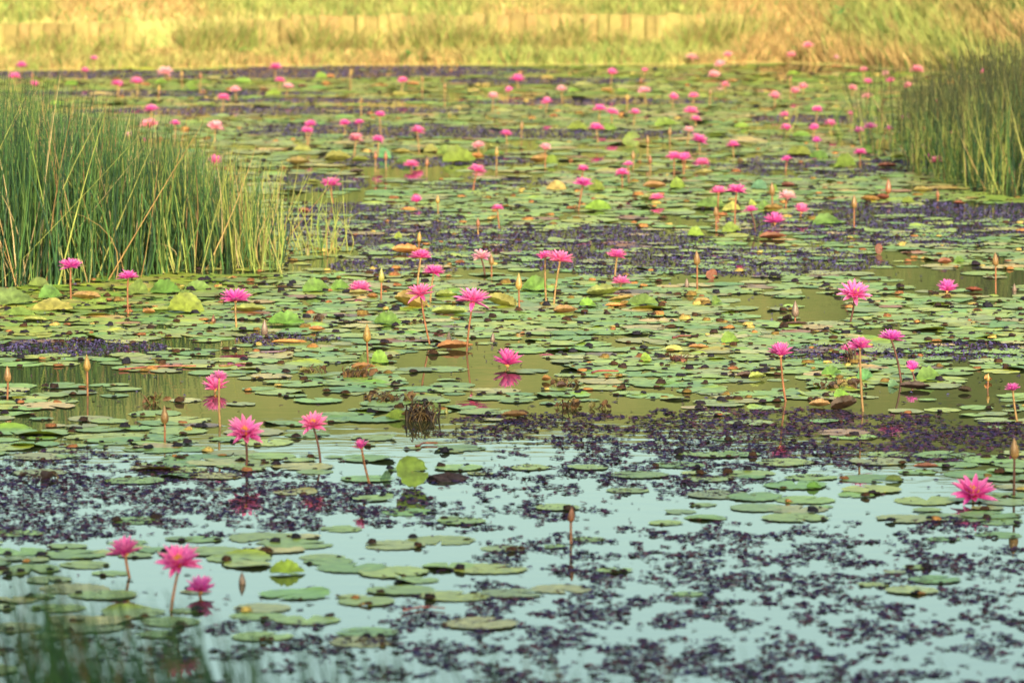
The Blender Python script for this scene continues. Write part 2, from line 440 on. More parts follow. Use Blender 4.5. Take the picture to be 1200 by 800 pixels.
def reed_bed(label, group, n_ind, n_mass, sampler, dark_tips=False):
    ts = 0.72 if dark_tips else 1.0
    root = obj('reed_bed', None); tag(root, label, 'reeds')
    pts = [sampler(True) for _ in range(n_ind)]
    root.location = pts[0][0]
    for (p, h, py, pd) in pts:
        c = reed_col(py, pd)
        lx = random.gauss(0, 8); dry = c[0] > 0.35
        if dry: lx = random.gauss(0, 22)
        o = obj('reed', random.choice(RB), M_REED, root, None, (R(random.gauss(0, 5)), R(lx), random.uniform(0, 6.28)), None, c)
        o.matrix_parent_inverse = Matrix.Translation(-root.location)
        o.location = p; s = h * (0.8 if dry else 1.0) * ts; f = random.uniform(0.75, 1.25)
        o.scale = (f * min(1.0, 0.6 + s * .4), f * min(1.0, 0.6 + s * .4), s)
        # lean stays moderate: the mesh's own sideways run is in x
    B = []; T = []; BD = []; CO = []; TC = []; RR = []
    for _ in range(n_mass):
        p, h, py, pd = sampler(False)
        c = reed_col(py, pd)
        B.append((p[0], p[1], -0.06)); lx = random.gauss(0, 0.13); ly = random.gauss(0, 0.08)
        if c[0] > 0.35: lx *= 2.6
        T.append((p[0] + lx * h, p[1] + ly * h, h)); BD.append((random.gauss(0, 0.025) * h, 0, 0)); CO.append(c)
        TC.append((0.045, 0.048, 0.022) if dark_tips else [v * 0.9 for v in c]); RR.append(random.uniform(0.0030, 0.0054))
    V, Q, c = tubes(B, T, BD, RR, CO, 5, 3, 0.5 if dark_tips else 0.2, None, TC)
    m = obj('reed_mass', mesh_np('reed_mass', V - np.array(root.location), Q, c), M_REEDS, root); m['kind'] = 'stuff'
    return root
def left_sampler(front):
    # bed outline in photograph terms: waterline base from y=345 (left) to 318 (right), tips from y=105 to 200
    while True:
        px = random.uniform(-130, 335)
        if px > 210 and random.random() < (px - 210) / 150: continue
        fy = np.interp(px, [-130, 0, 100, 200, 260, 335], [340, 338, 332, 322, 316, 322])
        by = fy - (abs(random.gauss(0, 7)) if front else random.uniform(0, np.interp(px, [-130, 150, 335], [95, 60, 20])))
        p = at(px, by)
        ty = np.interp(px, [-130, 0, 60, 130, 200, 260, 300, 335], [95, 105, 112, 135, 160, 185, 195, 205])
        k = ppm(p)
        hmax = (by - ty) / k
        h = hmax * (random.uniform(0.45, 1.03) if front else random.uniform(0.70, 1.12))
        return (p, h, np.interp(px, [0, 200, 330], [0.04, 0.14, 0.55]), 0.07)  # more yellow reeds towards the right: the sunlit side put into their colour
reed_bed('tall dense green reed bed with dry stalks, its right fringe tinted sunlit yellow', 'reed beds', 260, 2700, left_sampler)
def right_sampler(front):
    while True:
        px = random.uniform(1060, 1330)
        fy = np.interp(px, [1060, 1100, 1160, 1330], [200, 214, 226, 232])
        by = fy - (abs(random.gauss(0, 6)) if front else random.uniform(0, 62))
        p = at(px, by); k = ppm(p)
        ty = np.interp(px, [1060, 1090, 1140, 1200, 1330], [92, 80, 60, 42, 36]) + np.interp(by, [fy - 62, fy], [0, 22])
        h = (by - ty) / k * random.uniform(0.72, 1.14)
        return (p, h, 0.42, 0.05)
reed_bed('green rush bed with dark brownish tips before the grassy slope', 'reed beds', 150, 1250, right_sampler, True)
def sparse_sampler(front):
    px = random.choice([random.uniform(1000, 1085), random.uniform(1010, 1060)])
    by = random.uniform(135, 178) + (px - 1000) * 0.25
    p = at(px, by); k = ppm(p)
    return (p, random.uniform(35, 95) / k, 0.35, 0.05)
reed_bed('sparse thin green rushes among raised leaves beside the dark tipped rush bed', 'reed beds', 46, 60, sparse_sampler, True)
def tuft_sampler(front):
    px = random.choice([random.gauss(372, 7), random.gauss(385, 8), random.gauss(405, 6), random.gauss(350, 5)])
    by = random.uniform(292, 302); p = at(px, by); k = ppm(p)
    return (p, random.uniform(40, 105) / k, 0.75, 0.1)
reed_bed('small sparse tuft of yellow green reeds standing apart from the tall bed', 'reed beds', 34, 6, tuft_sampler)
def strag_sampler(front):
    px = random.choice([random.gauss(918, 5), random.gauss(984, 6), random.uniform(900, 1010)])
    by = random.uniform(150, 172); p = at(px, by); k = ppm(p)
    return (p, random.uniform(20, 60) / k, 0.4, 0.05)
reed_bed('few short green rushes between pink lilies before far raised leaves', 'reed beds', 16, 8, strag_sampler)

# blurred grass close to the camera
def near_grass():
    root = obj('shore_grass', None); root.location = at(60, 1000); tag(root, 'dark blurred tall grass growing on the near shore', 'grass')
    loc = np.array(root.location)
    def make(n, part, kind):
        B = []; T = []; BD = []; CO = []; RR = []
        for _ in range(n):
            px = random.uniform(-120, 1300)
            u = np.interp(px, [-120, 0, 120, 260, 360, 700, 1300], [1.0, 1.0, 1.0, 0.85, 0.45, 0.2, 0.2])
            if random.random() > u: continue
            Y = random.uniform(11.6, 13.6)
            ty = np.interp(px, [-120, 0, 40, 110, 200, 300, 420, 700, 1300], [660, 640, 640, 675, 690, 715, 740, 745, 765]) + abs(random.gauss(0, 70))
            tp = at_y(px, ty, Y)
            if tp.z < 0.08: continue
            lean = random.gauss(0.09, 0.13)
            B.append((tp.x + lean * tp.z * 2.2, Y + random.uniform(-.15, .15), -0.05)); T.append(tuple(tp)); BD.append((-lean * 0.2 * tp.z, 0, 0.02))
            c = random.choice([(0.016, 0.06, 0.022), (0.022, 0.075, 0.024), (0.012, 0.045, 0.026), (0.035, 0.075, 0.02)])
            if random.random() < 0.08: c = (0.10, 0.06, 0.03)
            CO.append(c); RR.append(random.uniform(0.003, 0.008))
        V, Q, c = tubes(B, T, BD, RR, CO, 5, 2, 0.12, rng.uniform(-0.7, 0.7, len(B)))
        o = obj(part, mesh_np(part, V - loc, Q, c), M_GRASS, root)
        if kind: o['kind'] = kind
    make(1500, 'grass_blades', 'stuff')
near_grass()

# ------------------------------------------------------------------ lily pads
LAND = [(161, 676, 'pink lily on short slanting stalk'), (198, 716, 'star shaped lily behind blurred grass'), (235, 698, 'low magenta lily by blurred grass'), (1141, 589, 'large pink lily on pale water'),
 (284, 546, 'large lily with golden centre'), (375, 541, 'bowl shaped lily on dark stalk'), (441, 566, 'drooping lily and upright leaf'), (251, 460, 'pale lily sitting on open water'), (85, 351, 'purple lily at the reeds'),
 (152, 368, 'smaller purple lily at the reeds'), (280, 384, 'wide open lily near the reeds'), (422, 343, 'lily lying low on olive leaf'), (489, 334, 'lily beside orange domed leaf'), (509, 404, 'tall lily leaning on slanting stalk'),
 (546, 412, 'tall whitish pink lily'), (567, 323, 'pale peach pink lily'), (646, 356, 'two paired tall lilies'), (724, 330, 'crumpled olive leaf and lily'), (595, 431, 'lily with clear reflection'), (989, 378, 'tilted star lily over olive water'),
 (1110, 344, 'magenta lily low on water'), (925, 470, 'lily on curved brown stalk'), (1014, 482, 'purple lily on tall straight stalk'), (1069, 446, 'cup shaped magenta lily'), (1198, 494, 'small lily and large bronze bud'),
 (862, 267, 'lily on tall double stalk'), (922, 250, 'group of three lilies'), (393, 238, 'small reed tuft'), (677, 248, 'magenta lily by upright green leaf'), (669, 637, 'slim reddish bud'), (284, 684, 'purplish bud in pale water'),
 (103, 464, 'tall golden bud in open water'), (8, 467, 'bronze bud by purple weed'), (193, 519, 'bronze bud and broken olive leaf'), (337, 380, 'dome shaped green leaf'), (432, 430, 'large gold bud'), (817, 339, 'bronze bud beside red leaf tip'),
 (1167, 344, 'bronze bud on tall right stalk'), (932, 378, 'grey bud in drowned leaf'), (857, 402, 'small crumpled bright leaf'), (495, 492, 'dark heap of twigs'), (602, 489, 'brown crumpled leaf at purple weed'), (338, 672, 'half raised leaf on pale water'),
 (703, 437, 'short dark red stalk'), (797, 424, 'reddish withered tuft'), (524, 561, 'dark rotting mound'), (1084, 549, 'dark reddish folded leaf'), (170, 432, 'long reddish floating stalk'), (740, 172, 'bright upright far leaf'), (540, 190, 'far bright leaf cluster'),
 (1039, 196, 'dark domed leaf near rushes'), (1100, 225, 'dark tipped rush bed'), (905, 280, 'dark reddish domed leaf'), (560, 640, 'pale pads in open foreground water'), (460, 720, 'reddish thin floating stalk')]
LANDP = [(at(a, b), c) for a, b, c in LAND]
def near_land(p):
    d, c = min(((Vector((p[0] - q.x, (p[1] - q.y) * 0.6, 0)).length, c) for q, c in LANDP), key=lambda t: t[0])
    return c
def hash01(k): return random.Random(k).random()
def pad_mesh(seed, segs=36, radii=(0.0, 0.4, 0.75, 0.94, 1.0), lift=0.0, wave=0.03, tooth=0.045):
    r_ = random.Random(seed)
    notch = R(r_.uniform(8, 26)); a0 = notch / 2; a1 = 2 * math.pi - notch / 2
    ph = [r_.uniform(0, 6.28) for _ in range(4)]
    la = r_.uniform(0.6, 5.6)
    V = []; n = segs + 1
    for ri, rr in enumerate(radii):
        for i in range(n):
            a = a0 + (a1 - a0) * i / segs
            q = rr * (1 + 0.04 * math.sin(2 * a + ph[0]) + 0.03 * math.sin(3 * a + ph[1]))
            if rr >= 0.99: q *= 1 + tooth * (1 if i % 2 else -1) * r_.uniform(0.2, 1.6) - (0.16 if r_.random() < 0.06 else 0)
            w = rr ** 3
            z = wave * w * (math.sin(3 * a + ph[2]) * 0.5 + math.sin(5 * a + ph[3]) * 0.5 + 0.55)
            if lift:
                d = math.cos(a - la); m = max(0.0, (d * rr - 0.55) / 0.45)
                z += lift * m ** 1.3; q *= 1 - 0.25 * m * min(1, lift * 2)
            V.append((q * math.cos(a), q * math.sin(a), z))
    Q = []
    for k in range(len(radii) - 1):
        for i in range(segs):
            a = k * n + i; Q.append([a, a + 1, a + n + 1, a + n])
    return np.array(V), np.array(Q)
PADV = [pad_mesh(100 + i, lift=(0 if i % 7 else random.uniform(0.08, 0.2)), wave=random.uniform(0.003, 0.012)) for i in range(14)]
PADM = [mesh_np('lily_pad_shape', *p) for p in PADV]
PADL = [pad_mesh(300 + i, 18, (0.0, 0.6, 1.0), lift=(0 if i % 5 else 0.12), wave=random.uniform(0.003, 0.016)) for i in range(10)]
PCOL = {'green': [(0.20, 0.285, 0.034), (0.235, 0.31, 0.040), (0.17, 0.255, 0.030), (0.27, 0.31, 0.034)],
        'yellow': [(0.36, 0.32, 0.09), (0.30, 0.29, 0.07), (0.42, 0.30, 0.09)],
        'brown': [(0.24, 0.10, 0.04), (0.30, 0.14, 0.05), (0.16, 0.08, 0.035)],
        'olive': [(0.23, 0.26, 0.06), (0.27, 0.27, 0.065)]}
OPEN = [  # stretches of open water (photograph ellipses)
    (300, 470, 130, 22), (180, 445, 100, 10), (560, 432, 110, 26), (700, 396, 60, 5), (620, 450, 80, 12), (930, 358, 80, 22), (760, 465, 70, 14),
    (900, 450, 60, 10), (1085, 465, 90, 16), (840, 327, 90, 10), (1130, 330, 110, 18), (590, 322, 100, 9), (500, 202, 90, 7), (680, 248, 40, 6),
    (390, 236, 60, 6), (330, 510, 90, 22), (1040, 390, 60, 6), (80, 408, 120, 8), (790, 620, 140, 28), (260, 680, 150, 28), (960, 480, 100, 12),
    (60, 435, 90, 14), (230, 402, 60, 8), (700, 485, 120, 12), (1080, 560, 120, 25), (520, 650, 60, 12), (1000, 250, 40, 8), (600, 205, 40, 5)]
WEED = [  # mats of dark floating weed: centre, radii, strength
    (960, 715, 460, 105, 0.62), (1120, 765, 260, 60, 0.62), (640, 740, 200, 70, 0.50), (700, 655, 150, 30, .55), (200, 588, 250, 42, 0.95), (40, 590, 120, 45, .9),
    (900, 515, 350, 36, 0.92), (620, 505, 110, 22, 0.62), (540, 590, 190, 32, 0.55), (1150, 640, 120, 34, 0.62), (300, 770, 320, 40, 0.42), (60, 540, 120, 14, .7), (760, 560, 200, 26, .62),
    (620, 285, 210, 22, 0.95), (1080, 262, 220, 26, 0.78), (890, 306, 150, 17, 0.98), (430, 262, 110, 24, 0.95), (85, 408, 105, 10, 1.0), (990, 415, 80, 11, 0.85),
    (1130, 412, 80, 12, 0.9), (470, 312, 80, 10, .6), (1150, 248, 120, 11, 1.0), (340, 398, 60, 8, .5), (1040, 195, 60, 8, .7), (900, 190, 80, 8, .5), (960, 200, 90, 10, .6),
    (230, 88, 330, 5, 1.0), (450, 84, 190, 7, 1.0), (640, 95, 120, 4, 0.9), (200, 110, 190, 4, 0.9), (330, 130, 230, 5, 1.0), (430, 153, 150, 9, 0.95), (640, 157, 170, 6, 0.9),
    (700, 120, 160, 4, 0.9), (960, 140, 80, 5, 0.8), (370, 118, 150, 3, .8), (500, 190, 120, 8, .5), (370, 215, 60, 10, .7), (560, 215, 90, 8, .5), (700, 310, 90, 14, .6)]
def inside(z, px, py, grow=1.0):
    return ((px - z[0]) / (z[2] * grow)) ** 2 + ((py - z[1]) / (z[3] * grow)) ** 2
def pad_prob(px, py, x, y):
    if px < 330 and 250 < py < np.interp(px, [0, 330], [338, 318]): return 0.1
    p = np.interp(py, [72, 78, 95, 300, 470, 500, 600, 800], [0, 0.35, 0.95, 0.95, 0.86, 0.50, 0.12, 0.03])
    if py > 480 and py < 545 and px < 440: p = 0.6
    for z in OPEN:
        e = inside(z, px, py)
        if e < 1.0: p *= 0.09
    for z in WEED:
        if inside(z, px, py) < 0.95: p *= (0.05 if py < 170 else 0.16 if py < 480 else 0.12)
    n = float(fbm(x * 0.9 + 3, y * 0.55 + 1, 31))
    return p * min(1.2, max(0.12, (n - 0.30) / 0.22))
pads = []       # (p, R, kind)
HAND = [(830, 561, 60, 'green'), (877, 555, 60, 'green'), (933, 569, 75, 'green'), (1020, 561, 75, 'green'), (1022, 574, 72, 'green'), (845, 580, 78, 'olive'), (943, 586, 70, 'green'),
 (890, 595, 72, 'olive'), (935, 597, 70, 'yellow'), (827, 607, 50, 'green'), (1060, 608, 70, 'yellow'), (1110, 606, 70, 'olive'), (1160, 604, 70, 'green'), (1140, 556, 70, 'green'), (1170, 627, 55, 'green'),
 (1030, 541, 70, 'yellow'), (1073, 665, 32, 'green'), (1048, 671, 26, 'yellow'), (477, 600, 62, 'green'), (517, 633, 80, 'green'), (462, 639, 75, 'olive'), (590, 643, 55, 'yellow'), (460, 671, 85, 'green'),
 (573, 667, 85, 'green'), (470, 692, 80, 'green'), (533, 699, 80, 'green'), (430, 705, 70, 'green'), (600, 696, 70, 'olive'), (657, 690, 72, 'yellow'), (563, 731, 90, 'yellow'), (430, 741, 70, 'green'),
 (425, 752, 80, 'yellow'), (653, 595, 55, 'green'), (620, 548, 50, 'green'), (780, 613, 40, 'green'), (540, 611, 60, 'green'), (313, 631, 92, 'green'), (280, 654, 78, 'green'), (377, 653, 52, 'green'),
 (83, 650, 80, 'green'), (87, 690, 82, 'olive'), (37, 667, 70, 'green'), (347, 697, 82, 'green'), (307, 713, 70, 'olive'), (360, 727, 76, 'green'), (200, 729, 70, 'green'), (130, 672, 44, 'green'),
 (187, 548, 70, 'olive'), (347, 577, 52, 'yellow'), (253, 558, 60, 'olive'), (307, 746, 70, 'green'), (160, 610, 60, 'green'), (690, 548, 50, 'green'), (735, 575, 50, 'green'), (795, 545, 60, 'green'),
 (1105, 632, 40, 'green'), (20, 625, 60, 'green'), (400, 620, 50, 'green'), (690, 632, 40, 'green')]
for (px, py, w, k) in HAND:
    p = at(px, py); pads.append((p, w / 2 / ppm(p), k, True))
cell = {}
def clash(p, r, f):
    cx, cy = int(p.x / 0.4), int(p.y / 0.4)
    for i in (-1, 0, 1):
        for j in (-1, 0, 1):
            for (q, rq) in cell.get((cx + i, cy + j), ()):
                if (q.x - p.x) ** 2 + (q.y - p.y) ** 2 < ((r + rq) * f) ** 2: return True
    return False
def put(p, r): cell.setdefault((int(p.x / 0.4), int(p.y / 0.4)), []).append((p, r))
for q in pads: put(q[0], q[1])
tries = 0
while tries < 60000:
    tries += 1
    Y = random.uniform(16.2, 50.0); X = random.uniform(-0.115, 0.115) * Y
    if Y > base_y(X) - 0.15: continue
    px, py = to_px(X, Y); px = float(px); py = float(py)
    if random.random() > pad_prob(px, py, X, Y): continue
    r = (random.uniform(0.07, 0.125) if random.random() < 0.6 else random.uniform(0.04, 0.08)) * (1.0 if Y < 40 else 1.1)
    p = Vector((X, Y, 0))
    if clash(p, r, 0.60): continue
    put(p, r)
    u = random.random(); far = Y > 36
    k = 'green' if u < (0.76 if not far else 0.45) else 'olive' if u < (0.90 if not far else 0.82) else 'yellow' if u < 0.975 else 'brown'
    pads.append((p, r, k, False))
# largest in view become things of their own
def vis(q):
    px, py = to_px(q[0].x, q[0].y)
    return 0 <= px <= 1200 and py < 790
order = sorted(range(len(pads)), key=lambda i: -(pads[i][1] * ppm(pads[i][0]) * (1 if vis(pads[i]) else 0.01)))
single = set(order[:300])
PL = {'green': 'flat fresh green round lily pad floating on the pond', 'olive': 'flat olive tinged lily pad floating on the pond',
      'yellow': 'flat yellowing lily pad floating on the pond', 'brown': 'flat withered brown lily pad floating on the pond'}
mV = []; mQ = []; mC = []; off = 0
for i, (p, r, k, hand) in enumerate(pads):
    c = np.array(random.choice(PCOL[k])) * random.uniform(0.8, 1.2)
    c = c * np.array([random.uniform(0.85, 1.2), 1, random.uniform(0.85, 1.15)])
    z = 0.0015 + random.uniform(0, 0.0035)
    yaw = random.uniform(0, 6.28)
    if i in single:
        o = obj('lily_pad', PADM[random.randrange(14)], M_PAD, None, (p.x, p.y, z), (R(random.gauss(0, 0.3)), R(random.gauss(0, 0.3)), yaw), (r, r, r * random.uniform(0.5, 1.2)), list(c))
        lab = '%s flat %s lily pad floating near the %s' % ('broad' if r > 0.118 else 'small' if r < 0.09 else 'medium', {'green': 'green', 'olive': 'olive', 'yellow': 'yellowing', 'brown': 'withered brown'}[k], near_land(p))
        tag(o, lab, 'lily pad', lab)
    else:
        V, Q = PADL[random.randrange(10)]
        ca, sa = math.cos(yaw), math.sin(yaw); tx, ty = random.gauss(0, 0.006), random.gauss(0, 0.006)
        W = np.stack([r * (V[:, 0] * ca - V[:, 1] * sa), r * (V[:, 0] * sa + V[:, 1] * ca), r * V[:, 2] * random.uniform(.5, 1.3)], -1)
        W[:, 2] += tx * W[:, 0] + ty * W[:, 1] + z
        W += [p.x, p.y, 0]
        mV.append(W); mQ.append(Q + off); off += len(W); mC.append(np.tile(c, (len(W), 1)))
o = obj('lily_pad_carpet', mesh_np('lily_pad_carpet', np.concatenate(mV), np.concatenate(mQ), np.concatenate(mC)), M_PADS)
tag(o, 'carpet of small crowded green lily pads covering the far pond', 'lily pads', None, 'stuff')
print('pads', len(pads))

# ------------------------------------------------------------------ dark floating weed
def weed():
    n = 620000
    Y = 16.0 + (50 - 16.0) * rng.random(n) ** 1.0
    X = rng.uniform(-0.115, 0.115, n) * Y
    px, py = to_px(X, Y)
    dens = np.zeros(n)
    for z in WEED:
        e = inside(z, px, py)
        dens = np.maximum(dens, z[4] * np.clip((1.15 - e) / 0.35, 0, 1))
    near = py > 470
    sc = np.where(near, np.where(py > 560, 9.5, 8.0), 3.2)
    cl = fbm(X * sc, Y * sc * 0.62, 51) * 0.75 + 0.25 * vnoise(X * sc * 4, Y * sc * 2.6, 57)
    thr = np.where(near, np.where(py > 600, 0.505, 0.495) + 0.26 * (0.62 - dens), np.where(py < 170, 0.22, 0.33) + 0.3 * (0.8 - dens))
    keep = (dens > 0.02) & (cl > thr) & (rng.random(n) < np.where(near, 0.75, 0.8)) & (Y < base_y(X) - 0.1)
    # a thin scatter everywhere
    keep |= (rng.random(n) < 0.008) & (Y < base_y(X) - 0.1)
    X = X[keep]; Y = Y[keep]; near = near[keep]; n = len(X)
    print('weed flakes', n)
    K = 5
    a = np.arange(K)[None] * 2 * math.pi / K + rng.uniform(0, 6.28, (n, 1))
    size = np.where(near, rng.uniform(0.003, 0.012, n), rng.uniform(0.003, 0.010, n))
    rad = size[:, None] * rng.uniform(0.45, 1.25, (n, K))
    ox = rad * np.cos(a) * np.where(near, 1.5, 1.2)[:, None]; oy = rad * np.sin(a)
    hz = rng.uniform(0.001, 0.009, (n, K)) * np.where(near, 0.7, 1.0)[:, None] * np.where(rng.random((n, K)) < 0.35, 1, 0.25)
    ring = np.stack([X[:, None] + ox, Y[:, None] + oy, hz + 0.001], -1)
    cen = np.stack([X, Y, rng.uniform(0.002, 0.006, n)], -1)
    V = np.concatenate([cen[:, None], ring], 1).reshape(-1, 3)
    T = np.array([[0, 1 + i, 1 + (i + 1) % K] for i in range(K)])
    T = (T[None] + (np.arange(n) * (K + 1))[:, None, None]).reshape(-1, 3)
    pal = np.array([[0.040, 0.020, 0.068], [0.026, 0.020, 0.075], [0.060, 0.022, 0.050], [0.030, 0.016, 0.052], [0.075, 0.028, 0.042]])
    c = pal[rng.integers(0, len(pal), n)] * rng.uniform(0.6, 1.3, (n, 1))
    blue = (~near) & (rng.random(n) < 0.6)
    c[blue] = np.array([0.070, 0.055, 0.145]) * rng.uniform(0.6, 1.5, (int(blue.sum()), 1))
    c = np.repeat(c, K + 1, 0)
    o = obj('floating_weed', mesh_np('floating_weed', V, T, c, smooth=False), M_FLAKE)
    tag(o, 'dark purple floating weed drifting in broken mats on the water', 'water weed', None, 'stuff')
weed()

# ------------------------------------------------------------------ small dark scraps lying on pad rims
SCR = []
for k in range(6):
    r_ = random.Random(k + 60); V = []; n = 8
    for i in range(n):
        a = i * 2 * math.pi / n; q = r_.uniform(0.7, 1.1)
        V.append((q * math.cos(a), 0.8 * q * math.sin(a), 0.0))
    for i in range(n):
        a = i * 2 * math.pi / n; q = r_.uniform(0.4, 0.85)
        V.append((q * math.cos(a), 0.8 * q * math.sin(a), r_.uniform(0.25, 0.75)))
    V.append((0, 0, 0.7))
    Q = [[i, (i + 1) % n, n + (i + 1) % n, n + i] for i in range(n)] + [[n + i, n + (i + 1) % n, n + (i + 2) % n, 2 * n] for i in range(0, n, 2)]
    SCR.append((np.array(V), np.array(Q)))
SCM = [mesh_np('scrap_shape', *s) for s in SCR]
sc = []
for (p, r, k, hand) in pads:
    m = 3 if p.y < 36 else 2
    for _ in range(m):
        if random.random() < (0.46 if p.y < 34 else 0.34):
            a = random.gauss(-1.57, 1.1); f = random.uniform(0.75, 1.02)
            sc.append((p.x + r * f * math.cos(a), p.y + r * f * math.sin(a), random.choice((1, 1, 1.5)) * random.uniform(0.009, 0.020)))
sc.sort(key=lambda s: -s[2] / s[1] * (1 if abs(s[0]) < 0.09 * s[1] else 0.01))
sV = []; sQ = []; sC = []; off = 0
for i, (x, y, s) in enumerate(sc):
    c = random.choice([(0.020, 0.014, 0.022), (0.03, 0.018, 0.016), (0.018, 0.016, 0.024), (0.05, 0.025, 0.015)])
    j = random.randrange(6); yaw = random.uniform(0, 6.28)
    if i >= 260 and random.random() < 0.10: c = random.choice([(0.30, 0.14, 0.05), (0.22, 0.09, 0.04), (0.36, 0.26, 0.08), (0.16, 0.10, 0.03)]); s *= 1.6
    if i < 260:
        o = obj('leaf_scrap', SCM[j], M_SCRAP, None, (x, y, 0.006), (0, 0, yaw), (s, s, s * random.uniform(0.5, 1.0)), c)
        tag(o, 'tiny dark curled leaf scrap lying on a lily pad rim', 'leaf scrap', 'dark scraps on the lily pads')
    else:
        V, Q = SCR[j]; W = np.stack([s * (V[:, 0] * math.cos(yaw) - V[:, 1] * math.sin(yaw)) + x, s * (V[:, 0] * math.sin(yaw) + V[:, 1] * math.cos(yaw)) + y, s * V[:, 2] * random.uniform(0.3, 0.8) + 0.004], -1)
        sV.append(W); sQ.append(Q + off); off += len(W); sC.append(np.tile(c, (len(W), 1)))
o = obj('leaf_litter', mesh_np('leaf_litter', np.concatenate(sV), np.concatenate(sQ), np.concatenate(sC)), M_FLAKE)
tag(o, 'scattered specks of dark leaf litter on the far lily pads', 'leaf litter', None, 'stuff')

# ------------------------------------------------------------------ raised, folded and standing lily leaves
LCOL = {'g': (0.095, 0.16, 0.032), 'lg': (0.145, 0.215, 0.032), 'o': (0.20, 0.21, 0.05), 'b': (0.26, 0.12, 0.045), 'db': (0.055, 0.028, 0.022),
        'or': (0.36, 0.16, 0.055), 'y': (0.32, 0.28, 0.08), 'bg': (0.09, 0.19, 0.09), 'ob': (0.22, 0.15, 0.05), 'rb': (0.16, 0.05, 0.03)}
def fold_mesh(seed, fa, ba, curl=0.25):
    """round leaf folded along x: the front half (towards -y) raised by fa, the back half by ba, both curling"""
    V, Q = pad_mesh(seed, 36, (0.0, 0.3, 0.6, 0.85, 1.0), 0, 0.02, 0.028)
    vein = np.tile(np.where(np.arange(37) % 4 == 0, 1.0, np.where(np.arange(37) % 4 == 2, 0.0, 0.35)), 5)[:, None] * np.ones((1, 3))
    r_ = random.Random(seed); nz = r_.uniform(0, 6.28)
    W = []
    for (x, y, z) in V:
        ang = fa if y < 0 else ba
        d = abs(y); a = ang * (0.8 + 0.35 * d * (0.5 + curl))
        yy = d * math.cos(a) * (-1 if y < 0 else 1); zz = d * math.sin(a) + z + 0.05 * math.sin(4 * x + nz) * d
        th = math.atan2(y, x); q = math.hypot(x, y)
        ruff = 0.045 * q * q * math.sin(3 * th + nz) + 0.018 * q * q * math.sin(8 * th + 2 * nz)
        W.append((x * (1 - 0.15 * d) + 0.06 * math.sin(3 * d + nz), yy - ruff * 0.8, zz + ruff * 0.5 + (0.22 * x * x if fa > 0.3 else -0.04 * x * x) + 0.10 * x * math.sin(nz)))
    return mesh_np('folded_leaf_shape', W, Q, vein)
FOLD = {}
def special(px, by, w, h, style, ck, label=None, group=None, roll=0, yaw=None):
    p = at(px, by); k = ppm(p); rx = w / 2 / k
    seed = random.randrange(5)
    if style == 'cup':    key = ('cup', seed); ang = (R(34), R(66))
    elif style == 'fan':  key = ('fan', seed); ang = (R(4), R(52))
    elif style == 'tilt': key = ('tilt', seed); ang = (R(-2), R(30))
    else:                 key = ('stand', seed); ang = None
    if yaw is None: yaw = random.uniform(-22, 22)
    h *= {'cup': 0.72, 'fan': 0.85}.get(style, 1.0)
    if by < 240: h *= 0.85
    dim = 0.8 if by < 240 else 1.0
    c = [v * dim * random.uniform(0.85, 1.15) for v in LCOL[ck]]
    if ang is None:
        if key not in FOLD: FOLD[key] = mesh_np('standing_leaf_shape', *pad_mesh(500 + seed, 24, (0, .3, .6, .85, 1), 0.0, 0.10, 0.02))
        root = obj('lily_leaf', None, loc=(p.x, p.y, 0))
        hz = h / 2 / k
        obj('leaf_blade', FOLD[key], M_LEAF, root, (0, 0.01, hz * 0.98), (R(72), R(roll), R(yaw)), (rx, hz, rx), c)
        V, Q, _ = tubes([[0, 0, -0.05]], [[0, 0.012, hz]], [[0.01, 0, 0]], [0.004], [[1, 1, 1]], 4, 5, 0.7)
        obj('leaf_stalk', mesh_np('leaf_stalk', V, Q), M_STEM, root, None, None, None, (0.20, 0.12, 0.05))
        o = root
    else:
        if key not in FOLD: FOLD[key] = fold_mesh(seed * 7 + 3, ang[0], ang[1])
        lead = ang[1]
        zs = h / k / (math.sin(min(1.5, lead * 1.2)) * 0.95)
        zs = min(zs, rx * 1.6)
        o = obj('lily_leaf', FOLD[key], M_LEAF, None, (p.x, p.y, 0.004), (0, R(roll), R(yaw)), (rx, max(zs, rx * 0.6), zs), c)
    names = {'g': 'green', 'lg': 'bright green', 'o': 'olive', 'b': 'brown', 'db': 'dark brown', 'or': 'orange brown', 'y': 'yellow', 'bg': 'bluish green', 'ob': 'olive brown', 'rb': 'reddish dark'}
    sty = {'cup': 'folded', 'fan': 'half raised', 'tilt': 'tilted', 'stand': 'standing'}
    zone = 'far pads beyond the tall reed bed' if by < 260 else 'pads beside the tall reed bed' if px < 300 and by < 400 else 'crowded floating pads'
    if label is None:
        label = '%s %s %s lily leaf near the %s' % ('big' if w > 26 else 'small', sty[style], names[ck], near_land(p)) if by > 150 else '%s %s lily leaf among the %s' % (sty[style], names[ck], zone)
        group = label
    tag(o, label, 'lily leaf', group)
    return o
S = special
S(483, 571, 37, 38, 'stand', 'lg', 'round bright green leaf standing upright with notch beside dark mound', yaw=8)
S(452, 562, 13, 14, 'fan', 'bg', 'small bluish leaf beside the bending lily stalk and upright leaf')
S(338, 672, 44, 17, 'fan', 'lg', 'bright green half raised leaf alone on pale open water', yaw=5)
S(337, 380, 46, 17, 'fan', 'g', 'broad green leaf rising like a dome from olive water near a bud', yaw=0)
S(220, 366, 46, 26, 'fan', 'lg', 'bright green fan shaped folded leaf before the tall reed bed', yaw=12)
S(191, 344, 42, 18, 'fan', 'g', 'toothed green leaf tilting behind the fan shaped leaf by the reeds')
S(14, 357, 56, 22, 'fan', 'g', 'wide toothed green leaf at foot of the tall reed bed, beside dark gaps')
S(60, 364, 50, 16, 'fan', 'o', 'dark olive toothed leaf under the purple lily by the reeds')
